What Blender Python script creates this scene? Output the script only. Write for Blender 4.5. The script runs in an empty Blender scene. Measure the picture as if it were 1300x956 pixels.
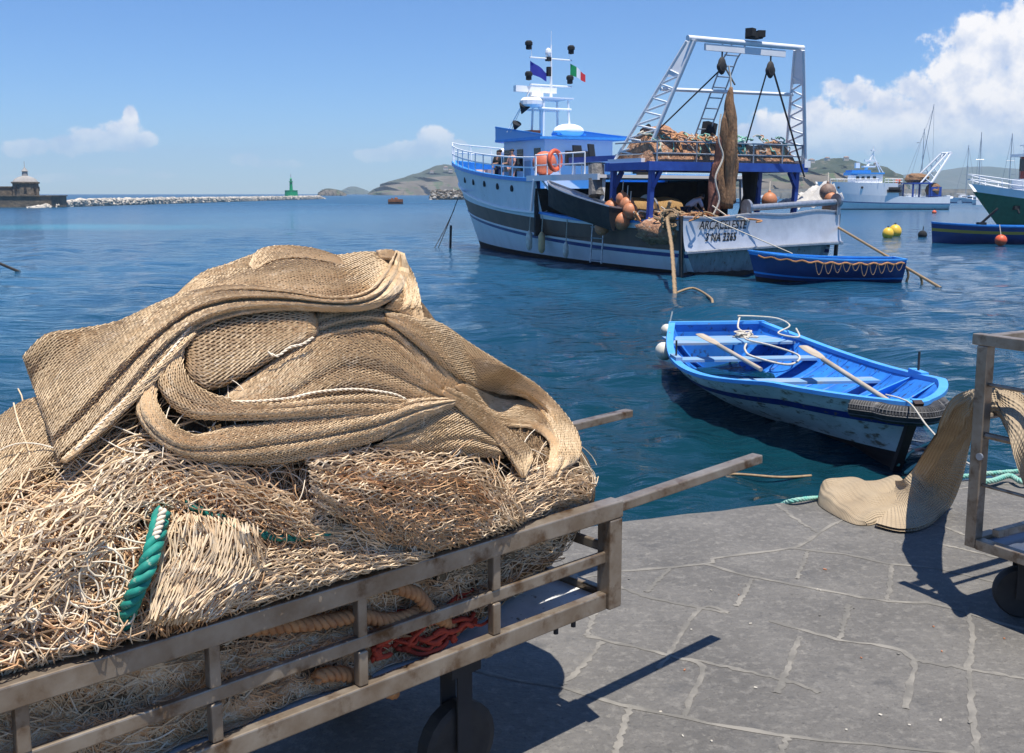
import bpy, math, random
import numpy as np
from mathutils import Vector, Matrix
random.seed(7); RNG = np.random.default_rng(11)
R = math.radians
sc = bpy.context.scene
C = sc.collection
# ------------------------------------------------------------------ camera
F_PX, PITCH, CAMZ, HZ = 1300.0, R(8.2), 1.6, -1.1     # HZ = level of the sea, quay top is z = 0
cam_d = bpy.data.cameras.new('camera'); cam = bpy.data.objects.new('camera', cam_d); C.objects.link(cam)
cam_d.sensor_fit = 'HORIZONTAL'; cam_d.sensor_width = 36.0; cam_d.lens = 36.0 * F_PX / 1300.0
cam_d.shift_y = -(478 - 433) / 1300.0
cam_d.clip_start = 0.1; cam_d.clip_end = 20000
cam.location = (0, 0, CAMZ); cam.rotation_euler = (math.pi / 2 - PITCH, 0, 0)
sc.camera = cam
# ------------------------------------------------------------------ sun + sky
SUN = Vector((0.12, -0.24, 1.0)).normalized()
EL = math.asin(SUN.z); AZ = math.atan2(SUN.x, SUN.y)
sd = bpy.data.lights.new('sun', 'SUN'); so = bpy.data.objects.new('sun', sd); C.objects.link(so)
sd.energy = 5.0; sd.angle = R(0.53); sd.color = (1.0, 0.955, 0.88)
so.rotation_euler = (-SUN).to_track_quat('-Z', 'Y').to_euler()
sc.view_settings.view_transform = 'Standard'; sc.view_settings.look = 'None'
sc.view_settings.exposure = 0.42; sc.view_settings.gamma = 1.0; sc.view_settings.use_curve_mapping = False
sc.cycles.max_bounces = 6; sc.cycles.transparent_max_bounces = 8; sc.cycles.volume_bounces = 0
sc.cycles.use_denoising = True
sc.cycles.caustics_reflective = False; sc.cycles.caustics_refractive = False

def ray(px, py):
    xc = (px - 650) / F_PX; yc = -(py - 433) / F_PX
    c, s = math.cos(PITCH), math.sin(PITCH)
    return Vector((xc, c + yc * s, -s + yc * c))
def onz(px, py, z):
    d = ray(px, py); k = (z - CAMZ) / d.z
    return Vector((d.x * k, d.y * k, z))
def aty(px, py, Y):
    d = ray(px, py); k = Y / d.y
    return Vector((d.x * k, Y, CAMZ + d.z * k))

w = bpy.data.worlds.new('World'); sc.world = w; w.use_nodes = True
nt = w.node_tree; N = nt.nodes; Lk = nt.links; N.clear()
def mk(t, **kw):
    n = N.new(t)
    for k, v in kw.items(): setattr(n, k, v)
    return n
def mth(op, a, b=None, c=None, clamp=False):
    n = N.new('ShaderNodeMath'); n.operation = op; n.use_clamp = clamp
    for i, v in enumerate((a, b, c)):
        if v is None: continue
        if isinstance(v, (int, float)): n.inputs[i].default_value = v
        else: Lk.new(v, n.inputs[i])
    return n.outputs[0]
sky = mk('ShaderNodeTexSky'); sky.sky_type = 'NISHITA'; sky.sun_disc = False
sky.sun_elevation = EL; sky.sun_rotation = AZ; sky.air_density = 1.0; sky.dust_density = 0.05; sky.ozone_density = 5.0
tc = mk('ShaderNodeTexCoord'); sp = mk('ShaderNodeSeparateXYZ'); Lk.new(tc.outputs['Generated'], sp.inputs[0])
yy = mth('MAXIMUM', sp.outputs[1], 0.02)
u_ = mth('DIVIDE', sp.outputs[0], yy); v_ = mth('DIVIDE', sp.outputs[2], yy)
cb = mk('ShaderNodeCombineXYZ'); Lk.new(u_, cb.inputs[0]); Lk.new(v_, cb.inputs[1])
def noise(vec, scale, det=8, rough=.58):
    n = mk('ShaderNodeTexNoise'); n.inputs['Scale'].default_value = scale; n.inputs['Detail'].default_value = det
    n.inputs['Roughness'].default_value = rough; Lk.new(vec, n.inputs['Vector']); return n.outputs['Fac']
blobs = [(1250,62,70,55),(1300,55,80,50),(1215,88,48,38),(1290,120,95,62),(1225,130,75,50),(1180,135,60,42),(1160,112,30,22),
         (1130,140,50,30),(1082,122,36,26),(1065,110,18,14),(1040,150,55,26),(1000,160,50,22),(960,172,45,18),(1100,165,90,30),(1200,170,110,34),(1300,165,90,40),
         (1000,183,120,16),
         (165,150,12,20),(150,166,26,16),(120,178,36,15),(80,184,34,14),(45,186,34,12),(160,180,34,13),(25,192,22,8),
         (555,180,24,17),(520,192,50,12),(478,196,26,10),(580,188,22,12),(610,196,30,9),(312,202,20,10),(345,208,34,6),(140,218,36,5),(60,226,50,6),(205,222,24,5)]
best = None
for (bx, by, rx, ry) in blobs:
    d = ray(bx, by); u0, v0 = d.x / d.y, d.z / d.y
    s = mk('ShaderNodeVectorMath', operation='SUBTRACT'); Lk.new(cb.outputs[0], s.inputs[0]); s.inputs[1].default_value = (u0, v0, 0)
    m = mk('ShaderNodeVectorMath', operation='MULTIPLY'); Lk.new(s.outputs[0], m.inputs[0]); m.inputs[1].default_value = (1300 / rx, 1300 / ry, 0)
    l = mk('ShaderNodeVectorMath', operation='LENGTH'); Lk.new(m.outputs[0], l.inputs[0])
    strg = 1.0 if bx > 900 else 1.05
    f = mth('SUBTRACT', strg, l.outputs['Value'])
    best = f if best is None else mth('SMOOTH_MAX', best, f, 0.25)
n1 = noise(cb.outputs[0], 30, 9, .6)
n2 = noise(cb.outputs[0], 12, 5, .5)
dens = mth('ADD', best, mth('MULTIPLY', mth('SUBTRACT', n1, 0.5), 2.1))
dens = mth('ADD', dens, mth('MULTIPLY', mth('SUBTRACT', n2, 0.5), 1.0))
mr = mk('ShaderNodeMapRange', interpolation_type='SMOOTHSTEP'); Lk.new(dens, mr.inputs[0])
mr.inputs[1].default_value = 0.0; mr.inputs[2].default_value = 0.34
# bases of the clouds dissolve
fade = mk('ShaderNodeMapRange', interpolation_type='SMOOTHSTEP'); Lk.new(v_, fade.inputs[0])
fade.inputs[1].default_value = 0.022; fade.inputs[2].default_value = 0.085
fade.inputs[3].default_value = 0.18
msk = mth('MULTIPLY', mr.outputs[0], fade.outputs[0])
gt = mth('GREATER_THAN', sp.outputs[1], 0.05)
msk = mth('MULTIPLY', mth('MULTIPLY', msk, gt), 0.93)
off = mk('ShaderNodeVectorMath', operation='ADD'); Lk.new(cb.outputs[0], off.inputs[0]); off.inputs[1].default_value = (0.006, 0.016, 0)
n3 = noise(off.outputs[0], 30, 6, .55); n3b = noise(cb.outputs[0], 30, 6, .55)
sh = mth('ADD', mth('MULTIPLY', mth('SUBTRACT', n3b, n3), 3.2), 0.62)
sh = mth('ADD', sh, mth('MULTIPLY', mth('SUBTRACT', v_, 0.09), 3.0), clamp=True)
cr = mk('ShaderNodeMix', data_type='RGBA'); Lk.new(sh, cr.inputs[0])
cr.inputs[6].default_value = (0.56, 0.63, 0.78, 1); cr.inputs[7].default_value = (1.0, 0.965, 0.93, 1)
bgc = mk('ShaderNodeBackground'); Lk.new(cr.outputs[2], bgc.inputs[0]); bgc.inputs[1].default_value = 0.86
tn = mk('ShaderNodeMix', data_type='RGBA', blend_type='MULTIPLY'); tn.inputs[0].default_value = 1.0; Lk.new(sky.outputs[0], tn.inputs[6]); tn.inputs[7].default_value = (0.62, 0.86, 1.18, 1)
bgs = mk('ShaderNodeBackground'); Lk.new(tn.outputs[2], bgs.inputs[0]); bgs.inputs[1].default_value = 0.088
mx = mk('ShaderNodeMixShader'); Lk.new(msk, mx.inputs[0]); Lk.new(bgs.outputs[0], mx.inputs[1]); Lk.new(bgc.outputs[0], mx.inputs[2])
wo = mk('ShaderNodeOutputWorld'); Lk.new(mx.outputs[0], wo.inputs[0])

# ------------------------------------------------------------------ materials
def mat(name, col, col2=None, rough=.6, metal=0., scale=6., bump=0., bscale=60., thr=(.35, .65), stretch=(1, 1, 1), dist=0.002, det=6, col3=None, scale3=30., thr3=(.6, .7), spec=.5):
    m = bpy.data.materials.new(name); m.use_nodes = True
    t = m.node_tree; n = t.nodes; l = t.links
    b = n['Principled BSDF']; b.inputs['Roughness'].default_value = rough; b.inputs['Metallic'].default_value = metal
    b.inputs['Specular IOR Level'].default_value = spec
    b.inputs['Base Color'].default_value = (*col, 1)
    tcn = n.new('ShaderNodeTexCoord'); mp = n.new('ShaderNodeMapping'); mp.inputs['Scale'].default_value = stretch
    l.new(tcn.outputs['Object'], mp.inputs[0])
    def nz(s, d=det):
        x = n.new('ShaderNodeTexNoise'); x.inputs['Scale'].default_value = s; x.inputs['Detail'].default_value = d
        x.inputs['Roughness'].default_value = .62
        l.new(mp.outputs[0], x.inputs['Vector']); return x.outputs['Fac']
    cur = None
    def layer(prev, c, s, th):
        r = n.new('ShaderNodeMapRange'); l.new(nz(s), r.inputs[0]); r.inputs[1].default_value = th[0]; r.inputs[2].default_value = th[1]
        x = n.new('ShaderNodeMix'); x.data_type = 'RGBA'; l.new(r.outputs[0], x.inputs[0])
        if prev is None: x.inputs[6].default_value = (*col, 1)
        else: l.new(prev, x.inputs[6])
        x.inputs[7].default_value = (*c, 1); return x.outputs[2]
    if col2: cur = layer(cur, col2, scale, thr)
    if col3: cur = layer(cur, col3, scale3, thr3)
    if cur: l.new(cur, b.inputs['Base Color'])
    if bump:
        bp = n.new('ShaderNodeBump'); bp.inputs['Strength'].default_value = bump; bp.inputs['Distance'].default_value = dist
        l.new(nz(bscale, 5), bp.inputs['Height']); l.new(bp.outputs[0], b.inputs['Normal'])
    return m
M = {}
M['white'] = mat('white_paint', (.80, .81, .82), (.70, .71, .71), rough=.45, scale=1.3, thr=(.45, .75), col3=(.35, .25, .16), scale3=5, thr3=(.70, .76), stretch=(1, 1, .35))
M['white2'] = mat('white_enamel', (.86, .86, .86), rough=.35)
M['blue'] = mat('bright_blue_paint', (.035, .25, .68), (.05, .32, .75), rough=.45, scale=4)
M['navy'] = mat('navy_paint', (.012, .03, .16), (.02, .05, .22), rough=.4, scale=3)
M['royal'] = mat('royal_blue_paint', (.02, .06, .30), (.03, .09, .38), rough=.45, scale=3, col3=(.18, .09, .05), scale3=9, thr3=(.68, .74))
M['brown'] = mat('brown_hull_band', (.115, .070, .050), (.16, .10, .07), rough=.5, scale=2, stretch=(1, 1, .4))
M['black'] = mat('black_rubber', (.012, .012, .013), (.03, .028, .026), rough=.7, scale=12)
M['anti'] = mat('dark_antifouling', (.018, .012, .012), (.05, .022, .015), rough=.7, scale=4)
M['dark'] = mat('dark_gear_and_shade', (.02, .019, .02), (.045, .04, .036), rough=.8, scale=3)  # near black for dark gear and for shade painted inside openings
M['glass'] = mat('dark_window_glass', (.02, .025, .03), rough=.08)
M['steel'] = mat('brushed_steel_plate', (.62, .64, .68), (.50, .52, .56), rough=.38, metal=.35, scale=1.6, bump=.15, bscale=3, dist=.03, col3=(.22, .12, .06), scale3=6, thr3=(.70, .76))
M['galv'] = mat('galvanised_steel', (.50, .52, .55), (.36, .37, .39), rough=.4, metal=.75, scale=9)
M['rust'] = mat('rusty_plate', (.42, .46, .49), (.26, .29, .31), rough=.6, metal=.1, scale=5, stretch=(1, 1, .3), col3=(.20, .10, .05), scale3=12, thr3=(.58, .68), bump=.3, bscale=20)
M['cart'] = mat('brushed_stainless_frame', (.38, .325, .26), (.24, .18, .125), rough=.40, metal=.55, scale=9, bump=.1, bscale=90, stretch=(1, 1, 1), col3=(.12, .065, .03), scale3=13, thr3=(.52, .68))
M['bed'] = mat('cart_bed_sheet', (.80, .80, .78), (.66, .66, .63), rough=.35, metal=.1, scale=12, col3=(.22, .16, .11), scale3=40, thr3=(.62, .7))
M['orange'] = mat('orange_plastic', (.80, .12, .035), (.60, .10, .04), rough=.5, scale=6)
M['float'] = mat('weathered_orange_float', (.62, .22, .09), (.42, .17, .08), rough=.55, scale=8, col3=(.7, .45, .3), scale3=14, thr3=(.6, .7))
M['fender'] = mat('white_fender', (.75, .73, .66), (.55, .50, .40), rough=.5, scale=6)
M['fendery'] = mat('yellowed_fender', (.70, .48, .22), (.55, .38, .2), rough=.5, scale=6)
M['yellow'] = mat('yellow_buoy', (.85, .55, .05), (.75, .45, .05), rough=.4, scale=4)
M['green'] = mat('dark_green_paint', (.01, .10, .05), (.015, .13, .07), rough=.4, scale=3)
M['gsign'] = mat('beacon_green', (.0, .30, .12), rough=.5)
M['mahog'] = mat('red_brown_wood', (.20, .03, .02), (.14, .03, .02), rough=.4, scale=5)
M['gold'] = mat('ochre_band', (.55, .33, .05), rough=.5)
M['rope'] = mat('tan_rope', (.36, .25, .14), (.24, .16, .09), rough=.9, scale=25)
M['ropew'] = mat('pale_rope', (.62, .57, .48), (.45, .40, .32), rough=.9, scale=25)
M['ropeg'] = mat('green_rope', (.015, .30, .22), (.01, .18, .14), rough=.7, scale=40, col3=(.35, .42, .30), scale3=60, thr3=(.62, .7))
M['ropegp'] = mat('faded_green_rope', (.12, .42, .34), (.30, .45, .36), rough=.8, scale=20)
M['ropeo'] = mat('orange_rope', (.55, .27, .11), (.38, .17, .07), rough=.85, scale=30)
M['net_boat'] = mat('brown_boat_net', (.34, .19, .095), (.15, .08, .04), rough=.95, scale=9, bump=1., bscale=26, dist=.08, stretch=(1, 1, .25))
M['net_o'] = mat('orange_heaped_net', (.58, .31, .17), (.30, .15, .09), rough=.95, scale=6, bump=1., bscale=9, dist=.14, col3=(.66, .56, .44), scale3=7, thr3=(.58, .66))
M['net_r'] = mat('reddish_net', (.22, .09, .06), (.12, .05, .04), rough=.95, scale=9, bump=1., bscale=26, dist=.06, stretch=(1, 1, .25))
M['skin'] = mat('skin', (.42, .22, .14), rough=.6)
M['hair'] = mat('dark_hair', (.02, .015, .012), rough=.7)
M['shirt'] = mat('pale_blue_shirt', (.45, .52, .65), rough=.9)
M['jeans'] = mat('dark_jeans', (.02, .03, .07), rough=.9)
M['dcloth'] = mat('black_cloth', (.012, .014, .016), rough=.9)
M['pink'] = mat('salmon_cloth', (.62, .30, .22), rough=.9)
M['wood'] = mat('bleached_oar_wood', (.52, .44, .34), (.36, .29, .21), rough=.75, scale=8, stretch=(.2, 1, 1))

# ------------------------------------------------------------------ mesh builder
class MB:
    def __init__(s): s.v = []; s.f = []; s.m = []; s.np = []
    def add(s, vs, fs, mi=0):
        o = len(s.v); s.v.extend([tuple(p) for p in vs])
        s.f.extend([tuple(i + o for i in f) for f in fs]); s.m.extend([mi] * len(fs)); return s
    def box(s, c, d, rot=None, mi=0, bev=0):
        x, y, z = d[0] / 2, d[1] / 2, d[2] / 2
        vs = [Vector((a, b, e)) for a in (-x, x) for b in (-y, y) for e in (-z, z)]
        fs = [(0, 1, 3, 2), (4, 6, 7, 5), (0, 4, 5, 1), (2, 3, 7, 6), (0, 2, 6, 4), (1, 5, 7, 3)]
        if rot is not None: vs = [rot @ p for p in vs]
        c = Vector(c); return s.add([p + c for p in vs], fs, mi)
    def bar(s, p, q, wd, ht=None, mi=0, up=(0, 0, 1)):
        p = Vector(p); q = Vector(q); d = q - p; L = d.length
        if L < 1e-6: return s
        x = d / L; upv = Vector(up)
        if abs(x.dot(upv)) > .98: upv = Vector((1, 0, 0))
        y = upv.cross(x).normalized(); z = x.cross(y)
        rot = Matrix((x, y, z)).transposed()
        return s.box((p + q) / 2, (L, wd, ht or wd), rot, mi)
    def tube(s, path, r, n=6, mi=0, cap=True):
        P = [Vector(p) for p in path]; k = len(P)
        rr = r if hasattr(r, '__len__') else [r] * k
        vs = []; T = None; up = None
        for i in range(k):
            t = (P[min(i + 1, k - 1)] - P[max(i - 1, 0)])
            t = t.normalized() if t.length > 1e-9 else Vector((0, 0, 1))
            if up is None:
                a = Vector((0, 0, 1)) if abs(t.z) < .9 else Vector((1, 0, 0)); up = (a - t * a.dot(t)).normalized()
            else:
                up = up - t * up.dot(t); up = up.normalized() if up.length > 1e-6 else Vector((1, 0, 0))
            b = t.cross(up)
            for j in range(n):
                a = 2 * math.pi * j / n; vs.append(P[i] + (up * math.cos(a) + b * math.sin(a)) * rr[i])
        fs = [(i * n + j, i * n + (j + 1) % n, (i + 1) * n + (j + 1) % n, (i + 1) * n + j) for i in range(k - 1) for j in range(n)]
        if cap: fs += [tuple(range(n))[::-1], tuple((k - 1) * n + j for j in range(n))]
        return s.add(vs, fs, mi)
    def lathe(s, prof, c=(0, 0, 0), n=20, mi=0, axis='z', rot=None):
        vs = []; k = len(prof)
        for (r, h) in prof:
            for j in range(n):
                a = 2 * math.pi * j / n; p = Vector((r * math.cos(a), r * math.sin(a), h))
                if axis == 'x': p = Vector((p.z, p.x, p.y))
                if axis == 'y': p = Vector((p.x, p.z, p.y))
                if rot is not None: p = rot @ p
                vs.append(p + Vector(c))
        fs = [(i * n + j, i * n + (j + 1) % n, (i + 1) * n + (j + 1) % n, (i + 1) * n + j) for i in range(k - 1) for j in range(n)]
        fs += [tuple(range(n))[::-1], tuple((k - 1) * n + j for j in range(n))]
        return s.add(vs, fs, mi)
    def grid(s, G, mi=0, flip=False, closed=False):
        a = len(G); b = len(G[0]); vs = [p for row in G for p in row]; fs = []
        for i in range(a - 1):
            for j in range(b if closed else b - 1):
                q = (i * b + j, i * b + (j + 1) % b, (i + 1) * b + (j + 1) % b, (i + 1) * b + j)
                fs.append(q[::-1] if flip else q)
        return s.add(vs, fs, mi)
    def prism(s, pts, z0, z1, mi=0):
        n = len(pts); vs = [(x, y, z0) for x, y in pts] + [(x, y, z1) for x, y in pts]
        fs = [tuple(range(n))[::-1], tuple(range(n, 2 * n))] + [(i, (i + 1) % n, n + (i + 1) % n, n + i) for i in range(n)]
        return s.add(vs, fs, mi)
    def blob(s, c, r, n=10, mi=0, jit=0., seed=0):
        rg = random.Random(seed); c = Vector(c); r = r if hasattr(r, '__len__') else (r, r, r)
        prof = []; k = n // 2 + 1
        vs = []
        for i in range(k + 1):
            th = math.pi * i / k
            for j in range(n):
                a = 2 * math.pi * j / n; q = 1 + (rg.uniform(-jit, jit) if 0 < i < k else 0)
                vs.append(c + Vector((r[0] * math.sin(th) * math.cos(a) * q, r[1] * math.sin(th) * math.sin(a) * q, r[2] * math.cos(th) * q)))
        fs = [(i * n + j, (i + 1) * n + j, (i + 1) * n + (j + 1) % n, i * n + (j + 1) % n) for i in range(k) for j in range(n)]
        return s.add(vs, fs, mi)
    def build(s, name, mats, parent=None, smooth=False, loc=None, rot=None):
        me = bpy.data.meshes.new(name); me.from_pydata(s.v, [], s.f)
        mats = mats if isinstance(mats, (list, tuple)) else [mats]
        for m in mats: me.materials.append(M[m] if isinstance(m, str) else m)
        if len(mats) > 1: me.polygons.foreach_set('material_index', s.m)
        if smooth:
            me.polygons.foreach_set('use_smooth', [True] * len(s.f))
            if smooth != 'all': me.set_sharp_from_angle(angle=R(38))
        me.update(); o = bpy.data.objects.new(name, me); C.objects.link(o)
        if parent: o.parent = parent
        if loc is not None: o.location = loc
        if rot is not None: o.rotation_euler = rot
        return o
def npmesh(name, V, Fq, mats, parent=None, smooth=False, mi=None):
    me = bpy.data.meshes.new(name); V = np.asarray(V, dtype=np.float32); Fq = np.asarray(Fq, dtype=np.int32)
    me.vertices.add(len(V)); me.vertices.foreach_set('co', V.ravel())
    k = Fq.shape[1]; me.loops.add(Fq.size); me.loops.foreach_set('vertex_index', Fq.ravel())
    me.polygons.add(len(Fq)); me.polygons.foreach_set('loop_start', np.arange(len(Fq), dtype=np.int32) * k)
    mats = mats if isinstance(mats, (list, tuple)) else [mats]
    for m in mats: me.materials.append(M[m] if isinstance(m, str) else m)
    if mi is not None: me.polygons.foreach_set('material_index', np.asarray(mi, dtype=np.int32))
    me.update(calc_edges=True)
    me.polygons.foreach_set('use_smooth', np.full(len(Fq), bool(smooth)))
    o = bpy.data.objects.new(name, me); C.objects.link(o)
    if parent: o.parent = parent
    return o
def tag(o, label=None, cat=None, group=None, kind=None):
    if label: o['label'] = label
    if cat: o['category'] = cat
    if group: o['group'] = group
    if kind: o['kind'] = kind
    return o
def thing(name, label, cat, loc=(0, 0, 0), rz=0., group=None, parent=None):
    o = bpy.data.objects.new(name, None); C.objects.link(o); o.location = loc; o.rotation_euler = (0, 0, rz); o.empty_display_size = .2
    return tag(o, label, cat, group)
def copy_tree(o, parent=None):
    c = o.copy(); C.objects.link(c)
    if parent: c.parent = parent
    for ch in list(o.children): copy_tree(ch, c)
    return c
def smooth_path(P, n):
    P = np.asarray(P, float); k = len(P)
    seg = np.r_[0, np.cumsum(np.linalg.norm(np.diff(P, axis=0), axis=1))]; t = np.linspace(0, seg[-1], n)
    out = np.zeros((n, P.shape[1]))
    for a, tt in enumerate(t):
        i = min(max(np.searchsorted(seg, tt) - 1, 0), k - 2); f = (tt - seg[i]) / max(seg[i + 1] - seg[i], 1e-9)
        p0, p1, p2, p3 = P[max(i - 1, 0)], P[i], P[i + 1], P[min(i + 2, k - 1)]
        out[a] = .5 * ((2 * p1) + (-p0 + p2) * f + (2 * p0 - 5 * p1 + 4 * p2 - p3) * f * f + (-p0 + 3 * p1 - 3 * p2 + p3) * f ** 3)
    return out
def catenary(a, b, sag, n=16):
    a = Vector(a); b = Vector(b)
    return [a.lerp(b, i / (n - 1)) - Vector((0, 0, sag * 4 * (i / (n - 1)) * (1 - i / (n - 1)))) for i in range(n)]
def twisted(path, R0, r, strands=3, pitch=.12, n=6, steps=None):
    """laid rope: strands twisted around a path"""
    mb = MB(); P = smooth_path(path, steps or 80); k = len(P)
    s = np.r_[0, np.cumsum(np.linalg.norm(np.diff(P, axis=0), axis=1))]
    T = np.gradient(P, axis=0); T /= np.linalg.norm(T, axis=1)[:, None] + 1e-9
    up = np.array([0, 0, 1.]); up = up if abs(T[0] @ up) < .9 else np.array([1., 0, 0]); U = []
    for i in range(k):
        up = up - T[i] * (T[i] @ up); up /= np.linalg.norm(up) + 1e-9; U.append(up.copy())
    U = np.array(U); Bn = np.cross(T, U)
    for q in range(strands):
        a = 2 * np.pi * (s / pitch + q / strands)
        mb.tube([Vector(P[i] + (U[i] * math.cos(a[i]) + Bn[i] * math.sin(a[i])) * R0) for i in range(k)], r, n)
    return mb
# ------------------------------------------------------------------ sea
def water_material():
    m = bpy.data.materials.new('sea_water'); m.use_nodes = True; t = m.node_tree; n = t.nodes; l = t.links
    b = n['Principled BSDF']; b.inputs['Roughness'].default_value = .06; b.inputs['IOR'].default_value = 1.333
    tcn = n.new('ShaderNodeTexCoord')
    def nz(scale, st=(1, 1, 1), det=4, loc=(0, 0, 0)):
        mp = n.new('ShaderNodeMapping'); mp.inputs['Scale'].default_value = st; mp.inputs['Location'].default_value = loc
        l.new(tcn.outputs['Object'], mp.inputs[0])
        x = n.new('ShaderNodeTexNoise'); x.inputs['Scale'].default_value = scale; x.inputs['Detail'].default_value = det
        l.new(mp.outputs[0], x.inputs['Vector']); return x.outputs['Fac']
    def mix(f, a, c, r=(0, 1)):
        q = n.new('ShaderNodeMapRange'); q.interpolation_type = 'SMOOTHSTEP'; l.new(f, q.inputs[0]); q.inputs[1].default_value, q.inputs[2].default_value = r
        x = n.new('ShaderNodeMix'); x.data_type = 'RGBA'; l.new(q.outputs[0], x.inputs[0])
        for i, k in ((6, a), (7, c)):
            if isinstance(k, tuple): x.inputs[i].default_value = (*k, 1)
            else: l.new(k, x.inputs[i])
        return x.outputs[2]
    # greenish harbour water by the quay, bluer further out, sandy shallows off the left
    d = n.new('ShaderNodeVectorMath'); d.operation = 'LENGTH'; l.new(tcn.outputs['Object'], d.inputs[0])
    near = mix(d.outputs['Value'], (.003, .030, .042), (.008, .058, .115), (6, 40))
    c1 = mix(nz(.05, (1, .5, 1), 3), near, (.012, .085, .155), (.45, .65))
    sh = n.new('ShaderNodeVectorMath'); sh.operation = 'SUBTRACT'; l.new(tcn.outputs['Object'], sh.inputs[0]); sh.inputs[1].default_value = (-42, 84, 0)
    sm = n.new('ShaderNodeVectorMath'); sm.operation = 'MULTIPLY'; l.new(sh.outputs[0], sm.inputs[0]); sm.inputs[1].default_value = (1 / 28, 1 / 11, 0)
    sl = n.new('ShaderNodeVectorMath'); sl.operation = 'LENGTH'; l.new(sm.outputs[0], sl.inputs[0])
    ad = n.new('ShaderNodeMath'); ad.operation = 'ADD'; l.new(sl.outputs['Value'], ad.inputs[0]); l.new(nz(.12, (1, 1, 1), 3), ad.inputs[1])
    c2 = mix(ad.outputs[0], (.012, .17, .24), c1, (.6, 1.5))
    l.new(c2, b.inputs['Base Color'])
    rr = n.new('ShaderNodeMapRange'); l.new(d.outputs['Value'], rr.inputs[0]); rr.inputs[1].default_value = 30; rr.inputs[2].default_value = 300; rr.inputs[3].default_value = .06; rr.inputs[4].default_value = .30; l.new(rr.outputs[0], b.inputs['Roughness'])
    bp = n.new('ShaderNodeBump'); bp.inputs['Strength'].default_value = 1.0; bp.inputs['Distance'].default_value = .075
    l.new(nz(3.2, (.55, 1.5, 1), 5), bp.inputs['Height'])
    bp2 = n.new('ShaderNodeBump'); bp2.inputs['Strength'].default_value = .5; bp2.inputs['Distance'].default_value = .34
    l.new(nz(.55, (.5, 1.4, 1), 4), bp2.inputs['Height']); l.new(bp.outputs[0], bp2.inputs['Normal']); l.new(bp2.outputs[0], b.inputs['Normal'])
    return m
def sea():
    fa = np.radians(np.linspace(-36, 36, 760)); co = np.radians(np.linspace(36, 324, 150))[1:-1]
    ang = np.r_[fa, co]; nr = 560
    rad = np.exp(np.linspace(math.log(3.0), math.log(3950), nr))
    rad[0] = 0.5
    A, Rr = np.meshgrid(ang, rad); X = Rr * np.sin(A); Y = Rr * np.cos(A)
    dA = np.full(len(ang), fa[1] - fa[0]); dA[len(fa):] = co[1] - co[0]
    sp_ = np.maximum(Rr * dA[None, :], Rr * (rad[-1] / rad[-2] - 1))
    Z = np.zeros_like(X); rg = np.random.default_rng(5)
    for i in range(46):
        lam = .28 * (4.2 / .28) ** rg.random(); th = rg.normal(-.25, .75) + math.pi / 2; k = 2 * math.pi / lam
        amp = .0092 * lam ** .55 * rg.uniform(.6, 1.3)
        ph = k * (X * math.cos(th) + Y * math.sin(th)) + rg.random() * 6.3
        wgt = np.clip((lam / sp_ - 2.2) / 2.5, 0, 1)
        Z += amp * wgt * (np.sin(ph) + .22 * np.cos(2 * ph))
    # gusts: patches of calmer and rougher water
    g = .75 + .35 * np.sin(X * .11 + 1.3 * np.sin(Y * .05)) * np.sin(Y * .07 + .6)
    Z *= g
    V = np.stack([X, Y, Z], -1).reshape(-1, 3); na = len(ang)
    i = np.arange(nr - 1)[:, None]; j = np.arange(na)[None, :]; jn = (j + 1) % na
    Fq = np.stack([i * na + j, i * na + jn, (i + 1) * na + jn, (i + 1) * na + j], -1).reshape(-1, 4)
    o = npmesh('sea', V, Fq[:, ::-1], water_material(), smooth=True); o.location = (0, 0, HZ); o['kind'] = 'structure'
sea()

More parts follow.
